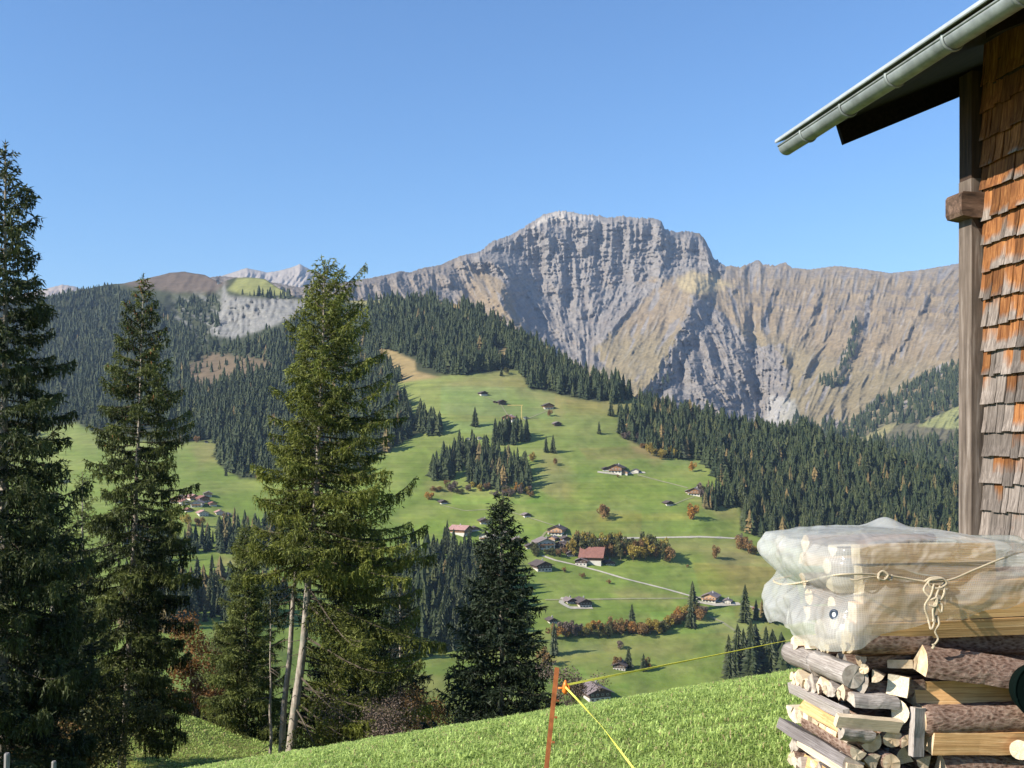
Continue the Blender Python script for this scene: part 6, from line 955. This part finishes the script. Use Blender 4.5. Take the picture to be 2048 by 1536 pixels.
def build_grass():
    r_ = np.random.default_rng(5); m = leafmat("meadow_grass_blades", (.17, .25, .040), (.62, .76, .23), .45)
    t = m.node_tree; rp = [n_ for n_ in t.nodes if n_.type == 'VALTORGB'][0]; mx = mixc(t, attr(t, 'dry').outputs['Fac'], rp.outputs[0], (.50, .40, .20))
    for n_ in t.nodes:
        if n_.type == 'BSDF_PRINCIPLED': t.links.new(mx, n_.inputs['Base Color'])
        if n_.type == 'BSDF_TRANSLUCENT': t.links.new(mx, n_.inputs[0])
    N = 420000; D = 3.6 + 17.0 * r_.uniform(0, 1, N) ** 1.25; hx = D * .56 + .3; x = r_.uniform(-1, 1, N) * hx; k = (x > -D * .36 - 1) ; x, D = x[k], D[k]; n1 = fbm(x * 2.2, D * 2.2, 41, 4); n2 = fbm(x * 9, D * 9, 42, 2); k = r_.uniform(0, 1, len(x)) < .62 + .7 * n1 + .5 * n2; x, D, n1, n2 = x[k], D[k], n1[k], n2[k]; n = len(x)
    xk = r_.uniform(-24, -5, 70000); Dk = r_.uniform(33, 54, 70000); x = np.concatenate([x, xk]); D = np.concatenate([D, Dk]); n1 = np.concatenate([n1, fbm(xk * .5, Dk * .5, 44, 3)]); n2 = np.concatenate([n2, fbm(xk * 2, Dk * 2, 45, 2)]); n = len(x)
    z = zf(x, D); h = r_.uniform(.016, .055, n) * (1 + .8 * n1 + .4 * n2) * (1 + .02 * D); w = (.0030 + .00075 * D) * r_.uniform(.7, 1.4, n); a = r_.uniform(0, 6.28, n); ln = r_.uniform(.1, 1.9, n); dx, dy = np.cos(a), np.sin(a); qx, qy = -dy, dx; tw = r_.uniform(-.5, .5, n); qx, qy = qx * np.cos(tw) + 1 * np.sin(tw), qy * np.cos(tw)
    P0 = np.stack([x, D, z - .01], -1); q = np.stack([qx, qy, 0 * qx], -1) * (w / 2)[:, None]; M = P0 + np.stack([dx * h * ln * .35, dy * h * ln * .35, h * .62 + .01], -1); T = P0 + np.stack([dx * h * ln * 1.0, dy * h * ln * 1.0, h * (1.0 - .33 * ln) + .01], -1)
    V = np.stack([P0 - q, P0 + q, M + q * .9, M - q * .9, T], 1).reshape(-1, 3); b0 = np.arange(n)[:, None] * 5; Q = b0 + np.array([[0, 1, 2, 3]]); T3 = b0 + np.array([[3, 2, 4]]); dry = sm(1.6, .3, np.hypot((x - 1.25) / 1.4, (D - 5.0) / 1.2)); val = np.clip(.36 + .5 * n1 + .3 * n2 + r_.normal(0, .24, n), 0, 1)[:, None] + np.array([[-.18, -.18, 0, 0, .12]]); dead = r_.uniform(0, 1, n) < .04
    me = mesh("grass", V, Q, T3, m, False, attrs={'val': np.clip(val, 0, 1).ravel(), 'dry': np.repeat(np.clip(dry * r_.uniform(.2, 1.4, n) + (r_.uniform(0, 1, n) < .05), 0, 1), 5)}); tag(link("grass", me), "bright short meadow grass in the foreground", kind="stuff")
    # broad-leaved herbs among the grass
    n = 7000; D = 3.8 + 15 * r_.uniform(0, 1, n) ** 1.3; x = r_.uniform(-.40, .58, n) * D; z = zf(x, D); V = []; m5 = 5; a = r_.uniform(0, 6.28, (n, m5)); L = r_.uniform(.010, .028, (n, m5)) * (1 + .03 * D)[:, None]; el = r_.uniform(.3, 1.1, (n, m5)); d = np.stack([np.cos(a) * np.cos(el), np.sin(a) * np.cos(el), np.sin(el)], -1); sd = np.stack([-np.sin(a), np.cos(a), 0 * a], -1); b_ = np.stack([x, D, z + .01], -1)[:, None] + 0 * d
    V = np.stack([b_, b_ + d * (L * .55)[..., None] + sd * (L * .28)[..., None], b_ + d * L[..., None] - np.array([0, 0, .006]), b_ + d * (L * .55)[..., None] - sd * (L * .28)[..., None]], 2).reshape(-1, 3)
    me = mesh("meadow_herbs", V, np.arange(len(V)).reshape(-1, 4), None, leafmat("meadow_herb_leaves", (.14, .22, .035), (.55, .68, .22), .4), attrs={'val': np.repeat(r_.uniform(0, 1, n * m5), 4)}); tag(link("meadow_herbs", me), "small broad-leaved herbs in the grass", kind="stuff")
build_grass()
# ------------------------------------------------------------------ the air of the valley
def build_haze():
    m = bpy.data.materials.new("valley_air"); m.use_nodes = True; t = m.node_tree; t.nodes.clear()
    o = t.nodes.new("ShaderNodeOutputMaterial"); v = t.nodes.new("ShaderNodeVolumePrincipled")
    v.inputs['Color'].default_value = (.55, .72, 1.0, 1); v.inputs['Density'].default_value = HAZE; v.inputs['Anisotropy'].default_value = 0.0
    t.links.new(v.outputs[0], o.inputs['Volume'])
    b = MB(); b.box((0, 6500, 400), (26000, 15000, 2400)); h = b.obj("haze", m); tag(h, "thin blue air over the valley", kind="stuff")
HAZE = 3.4e-5
build_haze()
